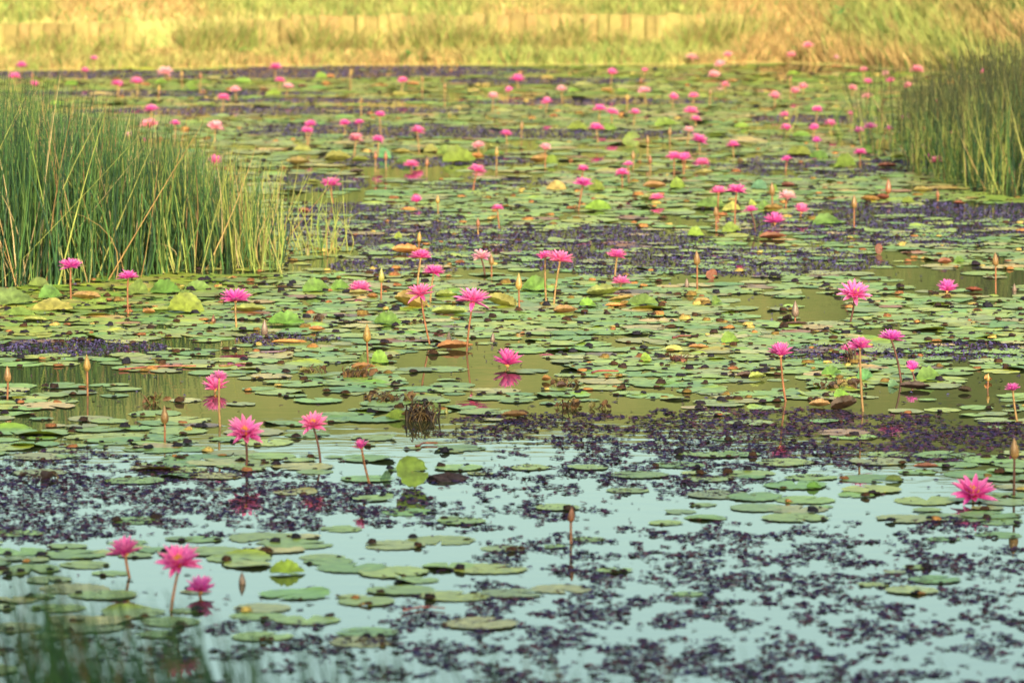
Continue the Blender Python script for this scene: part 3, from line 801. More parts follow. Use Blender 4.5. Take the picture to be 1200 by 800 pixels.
S(20, 370, 40, 11, 'fan', 'g'); S(42, 377, 30, 7, 'cup', 'o'); S(58, 350, 30, 18, 'fan', 'g'); S(46, 336, 26, 12, 'fan', 'g'); S(102, 351, 36, 12, 'cup', 'ob')
S(160, 345, 26, 20, 'fan', 'g'); S(188, 366, 30, 8, 'cup', 'o'); S(232, 340, 32, 12, 'fan', 'g'); S(175, 368, 16, 8, 'cup', 'b')
S(290, 366, 42, 13, 'cup', 'o', 'olive rolled leaf lying behind the open lily near the reeds', yaw=4)
S(372, 342, 36, 17, 'fan', 'g', 'large smooth green leaf raised near small reed tuft'); S(398, 339, 24, 12, 'fan', 'g'); S(372, 388, 20, 7, 'cup', 'b')
S(340, 403, 44, 6, 'cup', 'or', 'long orange brown curled leaf lying flat before dome shaped green leaf', yaw=3)
S(480, 360, 46, 24, 'cup', 'ob', 'large olive brown leaf folded like a boat behind slanting lily stalk', roll=22, yaw=-10)
S(528, 369, 46, 13, 'cup', 'o', 'broad olive green domed leaf between two tall pink lilies', yaw=3)
S(588, 359, 40, 19, 'cup', 'o', 'olive green leaf sloping behind the tall whitish pink lily', roll=10)
S(532, 409, 44, 13, 'cup', 'b', 'smooth brown domed leaf on open water at foot of tall lily', yaw=0)
S(478, 297, 36, 14, 'cup', 'or', 'orange domed leaf floating beside small bud', yaw=2)
S(662, 367, 30, 12, 'cup', 'b', 'round brown folded leaf at foot of the paired lilies', yaw=0)
S(455, 380, 34, 17, 'fan', 'g'); S(430, 427, 18, 22, 'fan', 'g', 'green leaf lobe left of the large gold bud stalk'); S(446, 426, 22, 20, 'fan', 'lg', 'bright green leaf lobe right of the large gold bud stalk')
S(425, 433, 30, 10, 'cup', 'b', 'rusty brown domed leaf on heap of withered leaves below gold bud')
S(627, 340, 34, 18, 'fan', 'g'); S(524, 349, 26, 12, 'cup', 'o'); S(420, 345, 24, 7, 'cup', 'ob'); S(437, 350, 15, 8, 'cup', 'b')
S(708, 346, 40, 17, 'cup', 'o', 'olive crumpled leaf below the lily resting on pads', roll=-8); S(728, 353, 36, 8, 'cup', 'ob', roll=-12, label='dark rolled olive brown leaf lying beside the crumpled olive leaf')
S(690, 359, 22, 11, 'fan', 'lg'); S(752, 357, 36, 14, 'fan', 'g'); S(722, 360, 26, 6, 'cup', 'or')
S(824, 356, 21, 9, 'cup', 'ob'); S(840, 356, 13, 12, 'fan', 'g'); S(857, 402, 24, 14, 'fan', 'lg', 'small crumpled bright green leaf beside open olive water')
S(790, 411, 22, 7, 'fan', 'y'); S(820, 409, 26, 7, 'cup', 'or'); S(758, 424, 15, 11, 'fan', 'lg')
S(834, 328, 13, 13, 'stand', 'rb', 'dark red curled leaf tip poking from open water beside tall bud', roll=25)
S(1030, 298, 9, 13, 'stand', 'rb', 'dark red leaf spike rising from purple weed', roll=15)
S(874, 442, 24, 8, 'cup', 'db'); S(887, 444, 22, 10, 'cup', 'o'); S(658, 455, 13, 10, 'cup', 'db'); S(640, 447, 12, 9, 'cup', 'b')
S(465, 491, 27, 12, 'fan', 'lg', 'bright green leaf beside the dark heap of twigs'); S(512, 482, 13, 12, 'fan', 'g'); S(602, 489, 30, 10, 'cup', 'b', 'brown crumpled leaf at edge of purple weed'); S(612, 487, 16, 8, 'cup', 'db')
S(1088, 446, 32, 18, 'fan', 'g', 'green domed leaf behind the cup shaped purple lily', yaw=0); S(1073, 456, 38, 12, 'cup', 'db', 'dark brown folded leaf under the cup shaped purple lily', yaw=0)
S(1047, 453, 14, 9, 'fan', 'bg'); S(960, 477, 25, 12, 'cup', 'b', 'small brown shell shaped leaf beside the dark pointed leaf', yaw=0)
S(991, 479, 34, 20, 'cup', 'db', 'dark pointed folded leaf standing on olive water left of lily stalk', roll=-18, yaw=0)
S(986, 465, 20, 10, 'fan', 'lg'); S(1002, 454, 20, 14, 'cup', 'db', roll=-25); S(1013, 446, 24, 15, 'fan', 'bg', roll=-20); S(975, 440, 26, 13, 'fan', 'g', roll=-10)
S(1131, 460, 17, 9, 'cup', 'db'); S(1158, 447, 9, 11, 'cup', 'or'); S(1084, 549, 30, 8, 'cup', 'rb', 'dark reddish leaf folded on pale water above open lily', yaw=4)
S(1048, 564, 22, 8, 'fan', 'g'); S(955, 572, 20, 8, 'fan', 'g'); S(1108, 310, 18, 10, 'cup', 'rb'); S(1142, 342, 22, 7, 'cup', 'rb')
S(932, 381, 28, 5, 'cup', 'db', 'dark drowned leaf floating round the base of a grey bud', yaw=0); S(905, 280, 34, 10, 'cup', 'rb', 'dark reddish brown domed leaf floating near grouped lilies', yaw=0)
for a in [(740, 172, 22, 20, 'stand', 'lg'), (634, 191, 28, 16, 'cup', 'or'), (645, 192, 18, 14, 'fan', 'lg'), (701, 224, 21, 18, 'fan', 'lg'), (795, 221, 20, 16, 'fan', 'lg'), (768, 221, 30, 13, 'cup', 'b'),
          (763, 236, 26, 14, 'cup', 'o'), (792, 206, 15, 8, 'cup', 'db'), (825, 205, 22, 10, 'cup', 'o'), (652, 223, 26, 14, 'fan', 'y'), (816, 277, 20, 13, 'fan', 'lg'), (857, 272, 24, 13, 'fan', 'lg'),
          (676, 152, 24, 14, 'fan', 'lg'), (712, 153, 24, 12, 'fan', 'lg'), (780, 147, 30, 12, 'fan', 'lg'), (835, 243, 40, 13, 'fan', 'g'), (856, 247, 22, 12, 'fan', 'y'), (701, 246, 36, 12, 'fan', 'lg'),
          (540, 190, 44, 24, 'fan', 'lg'), (523, 182, 22, 16, 'fan', 'lg'), (505, 178, 18, 12, 'fan', 'o'), (470, 181, 22, 10, 'cup', 'o'), (395, 190, 34, 20, 'cup', 'o'), (350, 193, 28, 14, 'cup', 'ob'),
          (355, 177, 22, 10, 'fan', 'o'), (422, 190, 24, 10, 'cup', 'o'), (450, 186, 20, 16, 'fan', 'bg'), (475, 192, 24, 12, 'fan', 'g'), (418, 203, 19, 8, 'cup', 'db'), (368, 215, 18, 7, 'cup', 'o'),
          (466, 279, 10, 9, 'fan', 'lg'), (357, 250, 14, 8, 'cup', 'rb'), (478, 247, 24, 4, 'fan', 'or'), (458, 239, 16, 5, 'cup', 'db'), (560, 186, 18, 10, 'cup', 'or'), (580, 182, 26, 9, 'fan', 'g'),
          (989, 196, 28, 21, 'fan', 'lg'), (1039, 196, 24, 8, 'cup', 'rb'), (890, 222, 20, 15, 'fan', 'bg'), (906, 224, 14, 10, 'fan', 'lg'), (924, 219, 17, 8, 'cup', 'rb'), (937, 182, 30, 15, 'fan', 'lg'),
          (1036, 176, 24, 18, 'fan', 'o'), (1014, 180, 28, 12, 'fan', 'g'), (960, 186, 24, 12, 'fan', 'g'), (1052, 186, 20, 12, 'cup', 'o'), (906, 247, 24, 10, 'cup', 'b'), (1020, 236, 24, 10, 'cup', 'b'), (1034, 234, 18, 10, 'cup', 'rb'),
          (1082, 226, 24, 12, 'cup', 'ob'), (968, 263, 36, 14, 'fan', 'g'), (1066, 238, 18, 10, 'fan', 'lg'), (1124, 240, 16, 6, 'cup', 'rb'), (883, 242, 11, 14, 'fan', 'o'), (898, 246, 20, 12, 'fan', 'g'), (1124, 308, 14, 8, 'fan', 'g'),
          (83, 100, 16, 8, 'fan', 'lg'), (188, 98, 16, 8, 'fan', 'lg'), (225, 106, 16, 14, 'stand', 'lg'), (320, 112, 20, 10, 'fan', 'lg'), (285, 97, 22, 8, 'fan', 'lg'), (378, 92, 18, 9, 'fan', 'lg'), (388, 92, 10, 7, 'cup', 'or'),
          (310, 107, 12, 6, 'cup', 'rb'), (355, 103, 12, 6, 'cup', 'rb'), (484, 100, 16, 6, 'cup', 'or'), (445, 101, 22, 3, 'fan', 'or'), (469, 112, 20, 7, 'fan', 'o'), (673, 108, 18, 6, 'fan', 'lg'), (712, 108, 16, 7, 'cup', 'or'),
          (730, 108, 16, 6, 'fan', 'lg'), (858, 97, 16, 6, 'cup', 'or'), (930, 88, 18, 6, 'fan', 'lg'), (980, 80, 20, 5, 'cup', 'or'), (1002, 90, 14, 6, 'fan', 'lg'), (870, 72, 20, 6, 'fan', 'lg'), (828, 68, 16, 6, 'fan', 'lg'),
          (555, 108, 16, 5, 'fan', 'y'), (640, 92, 16, 4, 'fan', 'y'), (30, 120, 20, 8, 'fan', 'lg'), (66, 124, 22, 8, 'fan', 'lg'), (870, 150, 20, 9, 'fan', 'lg'), (885, 124, 18, 6, 'cup', 'o'), (940, 160, 24, 8, 'fan', 'lg'),
          (1060, 165, 26, 14, 'fan', 'o'), (1075, 178, 20, 10, 'fan', 'o')]:
    S(*a)

# ------------------------------------------------------------------ floating stalks, twig heaps, dark mound
def floating_stalk(px0, py0, px1, py1, col, label, r=0.006):
    a = at(px0, py0); b = at(px1, py1); o3 = np.array(a)
    V, Q, _ = tubes([list(a)], [list(b)], [[0, 0.03, 0]], [r], [[1, 1, 1]], 8, 6, 0.5)
    # the ring of a lying stalk must stand upright: rebuild it along the run
    d = (b - a).normalized(); side = Vector((-d.y, d.x, 0)); up = Vector((0, 0, 1)); VV = []
    for i in range(9):
        t = i / 8; c = a.lerp(b, t) + side * 0.03 * math.sin(t * 5 + px0); rr = r * (1 - 0.4 * t)
        for j in range(6):
            an = j * math.pi / 3; VV.append(tuple(c + side * rr * math.cos(an) + up * (rr * math.sin(an) + 0.008) - a))
    tag(obj('floating_stalk', mesh_np('floating_stalk', VV, Q), M_STEM, None, a, None, None, col), label, 'stalk')
floating_stalk(137, 434, 228, 430, (0.22, 0.07, 0.05), 'long reddish stalk floating across pads before the left buds')
floating_stalk(690, 438, 722, 436, (0.30, 0.05, 0.06), 'short dark red stalk floating on pads in mid pond')
floating_stalk(784, 397, 816, 395, (0.18, 0.05, 0.05), 'maroon stalk floating beside yellow leaf')
floating_stalk(482, 524, 512, 521, (0.20, 0.06, 0.04), 'thin brown stalk floating beside drooping lily')
floating_stalk(310, 415, 340, 411, (0.14, 0.08, 0.12), 'purplish stalk floating below the dome shaped leaf')
floating_stalk(255, 430, 290, 428, (0.20, 0.10, 0.05), 'thin tan stalk floating behind paired lilies on open water')
floating_stalk(470, 716, 520, 714, (0.25, 0.06, 0.05), 'reddish thin stalk floating in purple weed near pale pads', 0.004)
def twig_heap(px, by, w, h, n, nl, label, cols):
    p = at(px, by); k = ppm(p); root = obj('withered_heap', None, loc=p); tag(root, label, 'dead leaves')
    W = w / k / 2; H = h / k
    a = rng.uniform(-1, 1, (n, 3)) * [W, W * 0.8, 0]; b = rng.uniform(-1, 1, (n, 3)) * [W, W * 0.8, 0]
    b[:, 2] = rng.uniform(0.2, 1.0, n) * H; a[:, 2] = -0.02
    bd = np.stack([rng.normal(0, 0.2 * W, n), rng.normal(0, 0.1 * W, n), rng.uniform(0.1, 0.6, n) * H], -1)
    V, Q, c = tubes(a, b, bd, rng.uniform(0.0025, 0.006, n), np.array([cols[i % len(cols)] for i in range(n)]), 5, 3, 0.5)
    obj('twigs', mesh_np('twigs', V, Q, c), M_REEDS, root)['kind'] = 'stuff'
    for i in range(nl):
        key = ('cup', i % 5)
        if key not in FOLD: FOLD[key] = fold_mesh((i % 5) * 7 + 3, R(34), R(66))
        s = random.uniform(0.012, 0.030)
        obj('withered_leaf', FOLD[key], M_LEAF, root, (random.uniform(-1, 1) * W, random.uniform(-.6, .6) * W, random.uniform(0, 0.4) * H), (R(random.uniform(-50, 50)), R(random.uniform(-50, 50)), random.uniform(0, 6)), (s, s, s), random.choice(cols))
DK = [(0.05, 0.03, 0.03), (0.08, 0.05, 0.03), (0.18, 0.11, 0.05)]
BR = [(0.17, 0.085, 0.045), (0.22, 0.125, 0.06), (0.08, 0.045, 0.03), (0.20, 0.17, 0.06)]
twig_heap(495, 492, 40, 24, 60, 6, 'dark heap of tangled twigs on the water beside bright green leaf', DK)
twig_heap(458, 470, 62, 13, 34, 7, 'low tangle of pale withered stalks behind the dark twig heap', BR)
twig_heap(420, 442, 36, 14, 26, 12, 'rusty heap of withered leaves below the gold bud', BR)
twig_heap(180, 474, 34, 18, 8, 5, 'broken olive leaf and stalks jutting from open water near buds', [(0.16, 0.17, 0.05), (0.20, 0.10, 0.05)])
twig_heap(995, 425, 18, 22, 16, 5, 'dark withered seed head standing beside purple lily', DK)
twig_heap(662, 452, 34, 12, 14, 6, 'small brown withered scraps beside the lily lying on water', BR + DK)
twig_heap(665, 478, 30, 12, 12, 6, 'curled brown withered leaves at upper edge of purple weed', BR)
twig_heap(702, 479, 22, 9, 9, 5, 'small curled withered leaves right of the brown ones at purple weed', BR)
twig_heap(985, 455, 60, 12, 16, 14, 'litter of small withered leaves behind the dark pointed leaf', BR + DK)
twig_heap(797, 424, 24, 10, 12, 6, 'reddish withered tuft in the middle of the pads', [(0.2, 0.08, 0.06), (0.10, 0.05, 0.05)])
twig_heap(374, 437, 36, 10, 12, 6, 'pale withered scraps on pads right of the paired lilies', BR)
twig_heap(370, 377, 14, 10, 8, 4, 'black curled scrap beside the dome shaped green leaf', DK)
twig_heap(45, 560, 40, 8, 16, 4, 'dark weedy tangle in purple weed on the left', DK)
def mound():
    p = at(524, 561); k = ppm(p); n = 16; rings = 5; V = []; r_ = random.Random(5)
    for j in range(rings + 1):
        f = j / rings
        for i in range(n):
            a = i * 2 * math.pi / n; q = math.sqrt(max(0, 1 - f * f)) * (0.7 + 0.5 * r_.random())
            V.append((q * math.cos(a) * 27 / k, q * math.sin(a) * 0.10, f * 10 / k * (0.8 + 0.3 * math.sin(a * 2.0 + 0.4)) - 0.012 + 0.006 * r_.random()))
    Q = [[j * n + i, j * n + (i + 1) % n, (j + 1) * n + (i + 1) % n, (j + 1) * n + i] for j in range(rings) for i in range(n)]
    o = obj('weed_mound', mesh_np('weed_mound', V, Q), M_SCRAP, None, p, None, None, (0.045, 0.03, 0.035))
    tag(o, 'dark brown mound of rotting weed beside round upright leaf', 'weed mound')
mound()

# ------------------------------------------------------------------ water lilies
def petal_mesh(name, width, cup, tipup, segs=6):
    V = []; col = []; Q = []
    for i in range(segs + 1):
        t = i / segs
        w = width * (math.sin(math.pi * (0.10 + 0.90 * t ** 0.85)) ** 0.75 if t < 1 else 0.0)
        w = max(w, 0.004)
        z = tipup * t * t
        for j, s in enumerate((-1, -0.5, 0, 0.5, 1)):
            V.append((t, s * w, z + cup * (s * s) * w * 2.0))
            e = 0.55 * max(0, t - 0.35) / 0.65 + 0.35 * abs(s) ** 2 + (0.25 if t < 0.12 else 0)
            col.append((min(1, e),) * 3)
    for i in range(segs):
        for j in range(4):
            a = i * 5 + j; Q.append([a, a + 5, a + 6, a + 1])
    return np.array(V), np.array(Q), np.array(col)
PET = {k: [petal_mesh(k, w * random.uniform(0.92, 1.08), random.uniform(0.25, 0.5), u + random.uniform(-0.05, 0.05)) for _ in range(3)]
       for k, (w, u) in {'outer': (0.155, 0.10), 'mid': (0.145, 0.12), 'inner': (0.12, 0.05), 'sepal': (0.16, 0.02)}.items()}
PETM = {k: [mesh_np(k + '_petal_shape', *p) for p in v] for k, v in PET.items()}
WHORL = {
    'face': [('sepal', 4, 0, 1.0), ('outer', 9, 14, 1.04), ('mid', 10, 30, 1.0), ('mid', 9, 46, 0.88)],
    # style: list of (mesh kind, count, elevation, length)
    'open': [('sepal', 4, 8, 1.0), ('outer', 9, 20, 1.0), ('mid', 10, 38, 0.95), ('mid', 8, 55, 0.88), ('inner', 7, 70, 0.75)],
    'star': [('sepal', 4, -22, 0.95), ('outer', 8, 12, 1.05), ('mid', 9, 30, 0.98), ('mid', 8, 46, 0.86), ('inner', 6, 60, 0.62)],
    'cup':  [('sepal', 4, 30, 1.0), ('outer', 8, 50, 1.0), ('mid', 8, 62, 0.98), ('inner', 7, 75, 0.85)],
    'bowl': [('sepal', 4, 14, 1.0), ('outer', 10, 30, 1.0), ('mid', 10, 48, 1.0), ('mid', 9, 62, 0.95), ('inner', 7, 75, 0.8)],
    'wide': [('sepal', 4, 2, 1.0), ('outer', 10, 10, 1.0), ('mid', 11, 26, 0.97), ('mid', 9, 42, 0.9), ('inner', 8, 60, 0.75)]}
def stamen_mesh(n=26):
    az = rng.uniform(0, 6.28, n); rr = rng.uniform(0.03, 0.20, n); h = rng.uniform(0.22, 0.38, n)
    b = np.stack([np.cos(az) * rr * 0.5, np.sin(az) * rr * 0.5, np.zeros(n)], -1)
    t = np.stack([np.cos(az) * rr, np.sin(az) * rr, h], -1)
    V, Q, c = tubes(b, t, np.zeros((n, 3)), np.full(n, 0.022), np.ones((n, 3)), 2, 3, 0.5)
    return mesh_np('stamens_shape', V, Q)
STAM = stamen_mesh()
rec_V = [(0.10 * math.cos(a) * s, 0.10 * math.sin(a) * s, z) for (s, z) in ((0.35, -0.10), (0.9, -0.04), (1.0, 0.03)) for a in [i * math.pi / 4 for i in range(8)]]
REC = mesh_np('receptacle_shape', rec_V, [[j * 8 + i, j * 8 + (i + 1) % 8, (j + 1) * 8 + (i + 1) % 8, (j + 1) * 8 + i] for j in range(2) for i in range(8)])
def head_petals(style, rr):
    out = []
    for wi, (kind, n, el, ln) in enumerate(WHORL[style]):
        a0 = rr.uniform(0, 6.28)
        for i in range(n):
            az = a0 + i * 2 * math.pi / n + rr.gauss(0, 0.07)
            e = R(el + rr.gauss(0, 4.5)); l = ln * rr.uniform(0.92, 1.06)
            if kind == 'sepal' and style == 'star' and rr.random() < 0.4: e = R(el + 25)
            M = Matrix.Rotation(az, 4, 'Z') @ Matrix.Rotation(-e, 4, 'Y') @ Matrix.Translation((0.05, 0, 0)) @ Matrix.Rotation(rr.gauss(0, 0.12), 4, 'X') @ Matrix.Diagonal((l, l, l, 1))
            out.append((kind, rr.randrange(3), M))
    return out
JOIN = {}
def joined_head(style, v):
    if (style, v) not in JOIN:
        Vs = []; Qs = []; Cs = []; off = 0
        for (k, m, M) in head_petals(style, random.Random(v * 31 + len(style))):
            V, Q, c = PET[k][m]; A = np.array(M)
            Vs.append(V @ A[:3, :3].T + A[:3, 3]); Qs.append(Q + off); off += len(V); Cs.append(c)
        JOIN[(style, v)] = mesh_np('petals_shape', np.concatenate(Vs), np.concatenate(Qs), np.concatenate(Cs))
    return JOIN[(style, v)]
MAG = (0.88, 0.025, 0.48); HOT = (0.92, 0.045, 0.48); PUR = (0.82, 0.02, 0.54); PINK = (0.95, 0.11, 0.50); PALE = (0.92, 0.42, 0.52); CORAL = (0.92, 0.24, 0.40)
STEMC = {'r': (0.26, 0.10, 0.05), 'd': (0.10, 0.035, 0.03), 't': (0.28, 0.16, 0.07)}
def stem_mesh(b, h, r, bow=(0.0, 0.0)):
    V, Q, _ = tubes([[0, 0, -0.08]], [list(h)], [[bow[0], bow[1], 0]], [r], [[1, 1, 1]], 8, 6, 0.85)
    return mesh_np('stem', V, Q)
def lily(x, y, w, bx, by, style='open', col=MAG, label=None, tilt=0.0, lean=0.0, stem='r', parts=False, group=None, bow=0.0, stamen=True):
    """flower centred at (x, y) of width w, its stalk meeting the water at (bx, by)"""
    b = at(bx, by); k = ppm(b); Rr = w / 2 / k * 1.06
    hb = {'face': 0.26, 'cup': 0.48, 'bowl': 0.40, 'open': 0.30, 'star': 0.26, 'wide': 0.24}[style]
    head = at_y(x, y, b.y) - b; head.z -= hb * Rr * 1.0
    head.z = max(head.z, 0.012)
    root = obj('water_lily', None, loc=b)
    tag(root, label, 'water lily', group)
    rr = random.Random(int(x * 131 + y * 17))
    rot = Euler((R(tilt), R(lean), 0)).to_matrix().to_4x4()
    base = Matrix.Translation(head) @ rot @ Matrix.Rotation(rr.uniform(0, 6.28), 4, 'Z') @ Matrix.Diagonal((Rr, Rr, Rr, 1))
    if head.z > 0.0:
        obj('stem', stem_mesh(b, (head.x, head.y, head.z - 0.06 * Rr), 0.0054 if w > 20 else 0.005, (bow, 0)), M_STEM, root, None, None, None, STEMC[stem])
    c = [v * rr.uniform(0.92, 1.05) for v in col]
    fl = obj('flower', REC, M_STEM, root, None, None, None, (0.75, 0.36, 0.20)); fl.matrix_local = base
    if parts:
        for (kk, m, M) in head_petals(style, rr):
            o = obj('sepal' if kk == 'sepal' else 'petal', PETM[kk][m], M_PETAL, fl, None, None, None, [v * f for v, f in zip(c, (rr.uniform(0.85, 1.06), rr.uniform(0.6, 1.5), rr.uniform(0.85, 1.1)))])
            o.matrix_local = M
    else:
        o = obj('petals', joined_head(style, rr.randrange(4)), M_PETAL, fl, None, None, None, c)
    st = 1.75 if style == 'face' else 1.4
    o = obj('stamens', STAM, M_STAM, fl, None, None, (st, st, 1.35), (0.90, 0.47, 0.07))
    return root
NEAR = [
 (147, 641, 44, 161, 676, 'bowl', HOT, 'pink lily on short slanting stalk, leftmost of three behind blurred grass', 8, -8, 'r'),
 (210, 655, 54, 198, 716, 'face', HOT, 'pink star shaped lily with orange centre between two others behind blurred grass', 22, 0, 'r'),
 (235, 685, 40, 235, 698, 'bowl', PUR, 'low magenta lily touching its own reflection near blurred grass', 4, 6, 'r'),
 (1141, 574, 55, 1141, 589, 'face', HOT, 'large pink lily with orange centre resting on pale open water', 20, 0, 'r'),
 (287, 503, 44, 284, 546, 'face', PINK, 'large pink lily with golden centre on dark bent stalk', 32, 6, 'd'),
 (367, 494, 34, 375, 541, 'face', PINK, 'pink bowl shaped lily with orange centre on thin dark stalk', 26, -4, 'd'),
 (424, 520, 23, 441, 566, 'cup', MAG, 'small pink lily drooping on bent stalk beside round upright leaf', 0, -14, 'r'),
 (252, 455, 36, 251, 460, 'bowl', PINK, 'pale pink lily sitting on open water behind a slim stalk', 0, 0, 'r'),
 (257, 440, 22, 260, 500, 'open', PINK, 'small pink lily on long thin stalk before the pale lily on the water', 0, 4, 't'),
 (83, 310, 29, 85, 351, 'wide', PUR, 'purple pink lily standing before left part of tall reed bed', 0, 0, 'r'),
 (150, 323, 25, 152, 368, 'wide', PUR, 'smaller purple pink lily on straight stalk beside toothed leaves at reeds', 0, 0, 'r'),
 (276, 348, 38, 280, 384, 'wide', MAG, 'wide open pink lily above olive rolled leaf', 0, 0, 't'),
 (422, 336, 29, 422, 343, 'wide', PINK, 'pink lily lying low on an olive leaf between small reed tuft and bud', 4, 0, 'r'),
 (493, 299, 27, 489, 334, 'wide', MAG, 'pink lily on slanting stalk beside orange domed leaf', 0, 0, 't'),
 (508, 317, 27, 504, 354, 'wide', MAG, 'pink lily just behind the slanting tall lily', 0, 4, 't'),
 (493, 341, 35, 509, 404, 'star', PINK, 'tall pink lily leaning left on long slanting stalk', 0, -8, 'r'),
 (554, 348, 40, 546, 412, 'star', PINK, 'tall whitish pink lily with hanging sepals above brown domed leaf', 6, 3, 'r'),
 (564, 299, 24, 567, 323, 'face', PALE, 'pale peach pink lily on dark stalk beside a small bud', 8, 0, 'd'),
 (639, 299, 22, 642, 355, 'wide', MAG, 'left one of two paired lilies on tall straight stalk', 0, -3, 't'),
 (656, 302, 34, 648, 357, 'wide', PINK, 'right wider one of two paired lilies on tall slanting stalk', 0, 6, 't'),
 (723, 298, 25, 721, 326, 'wide', MAG, 'pink lily standing above another lily and crumpled olive leaves', 0, 0, 't'),
 (728, 329, 23, 727, 337, 'wide', PINK, 'pink lily low behind the crumpled olive leaf', 0, 6, 't'),
 (595, 422, 40, 595, 431, 'bowl', MAG, 'pink lily sitting on olive open water with clear reflection', 0, 0, 'r'),
 (1001, 341, 38, 989, 378, 'face', PINK, 'pink star shaped lily with hanging petals tilted on dark stalk over olive water', 30, 8, 'd'),
 (1110, 337, 29, 1110, 344, 'bowl', PUR, 'magenta lily sitting low on water near dark red leaves', 0, 0, 'r'),
 (915, 410, 33, 925, 470, 'bowl', MAG, 'pink bowl shaped lily on curved brown stalk beside open water', 0, -4, 'r'),
 (1008, 403, 32, 1014, 482, 'open', MAG, 'purple pink lily on tall straight stalk beside dark seed head', 0, 0, 't'),
 (1045, 394, 31, 1057, 448, 'wide', PUR, 'purple pink lily on dark slanting stalk behind cup shaped lily', 0, 4, 'd'),
 (1069, 428, 25, 1069, 446, 'cup', PUR, 'cup shaped magenta lily on short stalk above dark brown leaf', 0, 0, 'd'),
 (994, 408, 20, 996, 420, 'wide', PINK, 'half hidden pale pink lily behind the purple lily on tall stalk', 0, 0, 'd'),
 (1187, 454, 20, 1198, 494, 'open', MAG, 'small pink lily on slanting stalk beside a large brown bud', 0, -6, 't'),
 (863, 222, 25, 862, 267, 'wide', MAG, 'pink lily on tall double stalk left of the grouped lilies', 0, 0, 'r'),
 (842, 223, 21, 843, 262, 'open', PINK, 'pale pink lily left of the tall lily with straight stalk', 0, -3, 'r'),
 (922, 229, 22, 922, 246, 'face', PALE, 'pale pink lily with golden centre topmost in a group of three', 12, 0, 'r'),
 (939, 244, 22, 938, 256, 'bowl', PINK, 'pink lily at right of a group of three over leaves', 0, 10, 'r'),
 (908, 256, 28, 909, 264, 'bowl', MAG, 'bright magenta lily sitting low in a group of three', 0, 0, 'r'),
 (880, 245, 17, 885, 272, 'open', MAG, 'small magenta lily on slanting dark stalk left of group of three', 0, -4, 'd'),
 (388, 214, 25, 393, 238, 'wide', MAG, 'pink lily on short stalk behind the small reed tuft', 0, 0, 'r'),
 (683, 214, 24, 677, 248, 'wide', MAG, 'magenta lily on slanting stalk beside bright upright green leaf', 0, 4, 'r'),
 (559, 198, 22, 553, 224, 'wide', PINK, 'pink lily on slanting stalk right of raised bright leaves', 0, 6, 'r')]
for n in NEAR:
    x, y, w, bx, by, style, col, label, tilt, lean, stem = n
    lily(x, y, w, bx, by, style, col, label, tilt, lean, stem, parts=True, bow=(0.012 if stem == 'd' else -0.006))
MIDS = [(25, 76, 15, HOT), (17, 89, 15, PINK), (40, 98, 13, HOT), (100, 82, 11, HOT), (110, 68, 10, PINK), (137, 98, 15, HOT), (160, 95, 18, PINK), (194, 84, 21, PALE), (262, 114, 16, PINK), (276, 105, 15, PALE),
 (323, 78, 16, HOT), (328, 94, 14, HOT), (337, 101, 15, PALE), (177, 127, 18, HOT), (175, 145, 22, CORAL), (205, 144, 13, HOT), (151, 158, 14, PALE), (170, 164, 9, MAG), (252, 147, 20, PALE), (252, 187, 20, MAG),
 (364, 145, 17, MAG), (359, 153, 15, MAG), (472, 94, 14, PINK), (606, 92, 20, HOT), (596, 105, 13, PINK), (578, 112, 16, PALE), (658, 104, 14, PALE), (641, 118, 16, PINK), (717, 84, 15, PINK), (756, 82, 9, PINK),
 (755, 106, 18, PALE), (789, 113, 15, PINK), (703, 127, 17, HOT), (717, 131, 17, PINK), (744, 131, 15, PINK), (699, 149, 19, HOT), (445, 134, 15, MAG), (421, 143, 13, MAG), (404, 144, 15, MAG), (417, 161, 19, CORAL),
 (443, 163, 16, HOT), (489, 152, 19, PINK), (593, 156, 16, HOT), (561, 170, 18, PALE), (482, 192, 19, PINK), (639, 172, 16, PALE), (683, 197, 15, HOT), (736, 192, 14, PINK), (729, 202, 17, HOT), (770, 231, 18, PINK),
 (488, 233, 17, MAG), (583, 243, 15, PINK), (790, 183, 20, HOT), (800, 184, 17, MAG), (811, 67, 16, PALE), (853, 64, 13, CORAL), (844, 75, 17, PALE), (837, 87, 15, PALE), (849, 99, 14, CORAL), (813, 112, 15, PINK),
 (947, 53, 14, CORAL), (927, 64, 12, CORAL), (980, 67, 8, PALE), (908, 112, 17, CORAL), (932, 106, 15, CORAL), (941, 101, 14, CORAL), (810, 130, 20, PINK), (815, 139, 14, PINK), (807, 152, 15, PALE), (819, 163, 22, MAG),
 (859, 169, 17, HOT), (919, 134, 13, PINK), (921, 149, 15, HOT), (958, 128, 15, HOT), (999, 103, 12, CORAL), (1017, 95, 12, HOT), (1012, 81, 10, CORAL), (1016, 113, 16, CORAL), (997, 133, 11, CORAL), (1043, 94, 12, HOT),
 (1038, 86, 10, PALE), (1064, 100, 13, CORAL), (1075, 81, 16, CORAL), (1152, 83, 10, PINK), (954, 149, 16, MAG), (973, 144, 15, HOT), (1007, 152, 14, PUR), (1020, 148, 17, PUR), (1042, 150, 11, PUR), (1060, 137, 15, PUR),
 (957, 164, 14, PUR), (1082, 149, 14, PINK), (1117, 155, 13, PINK), (1008, 178, 17, MAG), (1083, 173, 13, HOT), (1087, 183, 12, HOT), (1097, 187, 16, CORAL), (922, 186, 14, MAG), (803, 182, 15, HOT), (823, 190, 20, PINK),
 (1178, 185, 9, PALE), (1106, 117, 7, PINK), (1198, 193, 9, MAG), (1137, 150, 9, PALE), (140, 97, 10, PINK), (363, 152, 10, MAG), (1100, 119, 9, CORAL)]
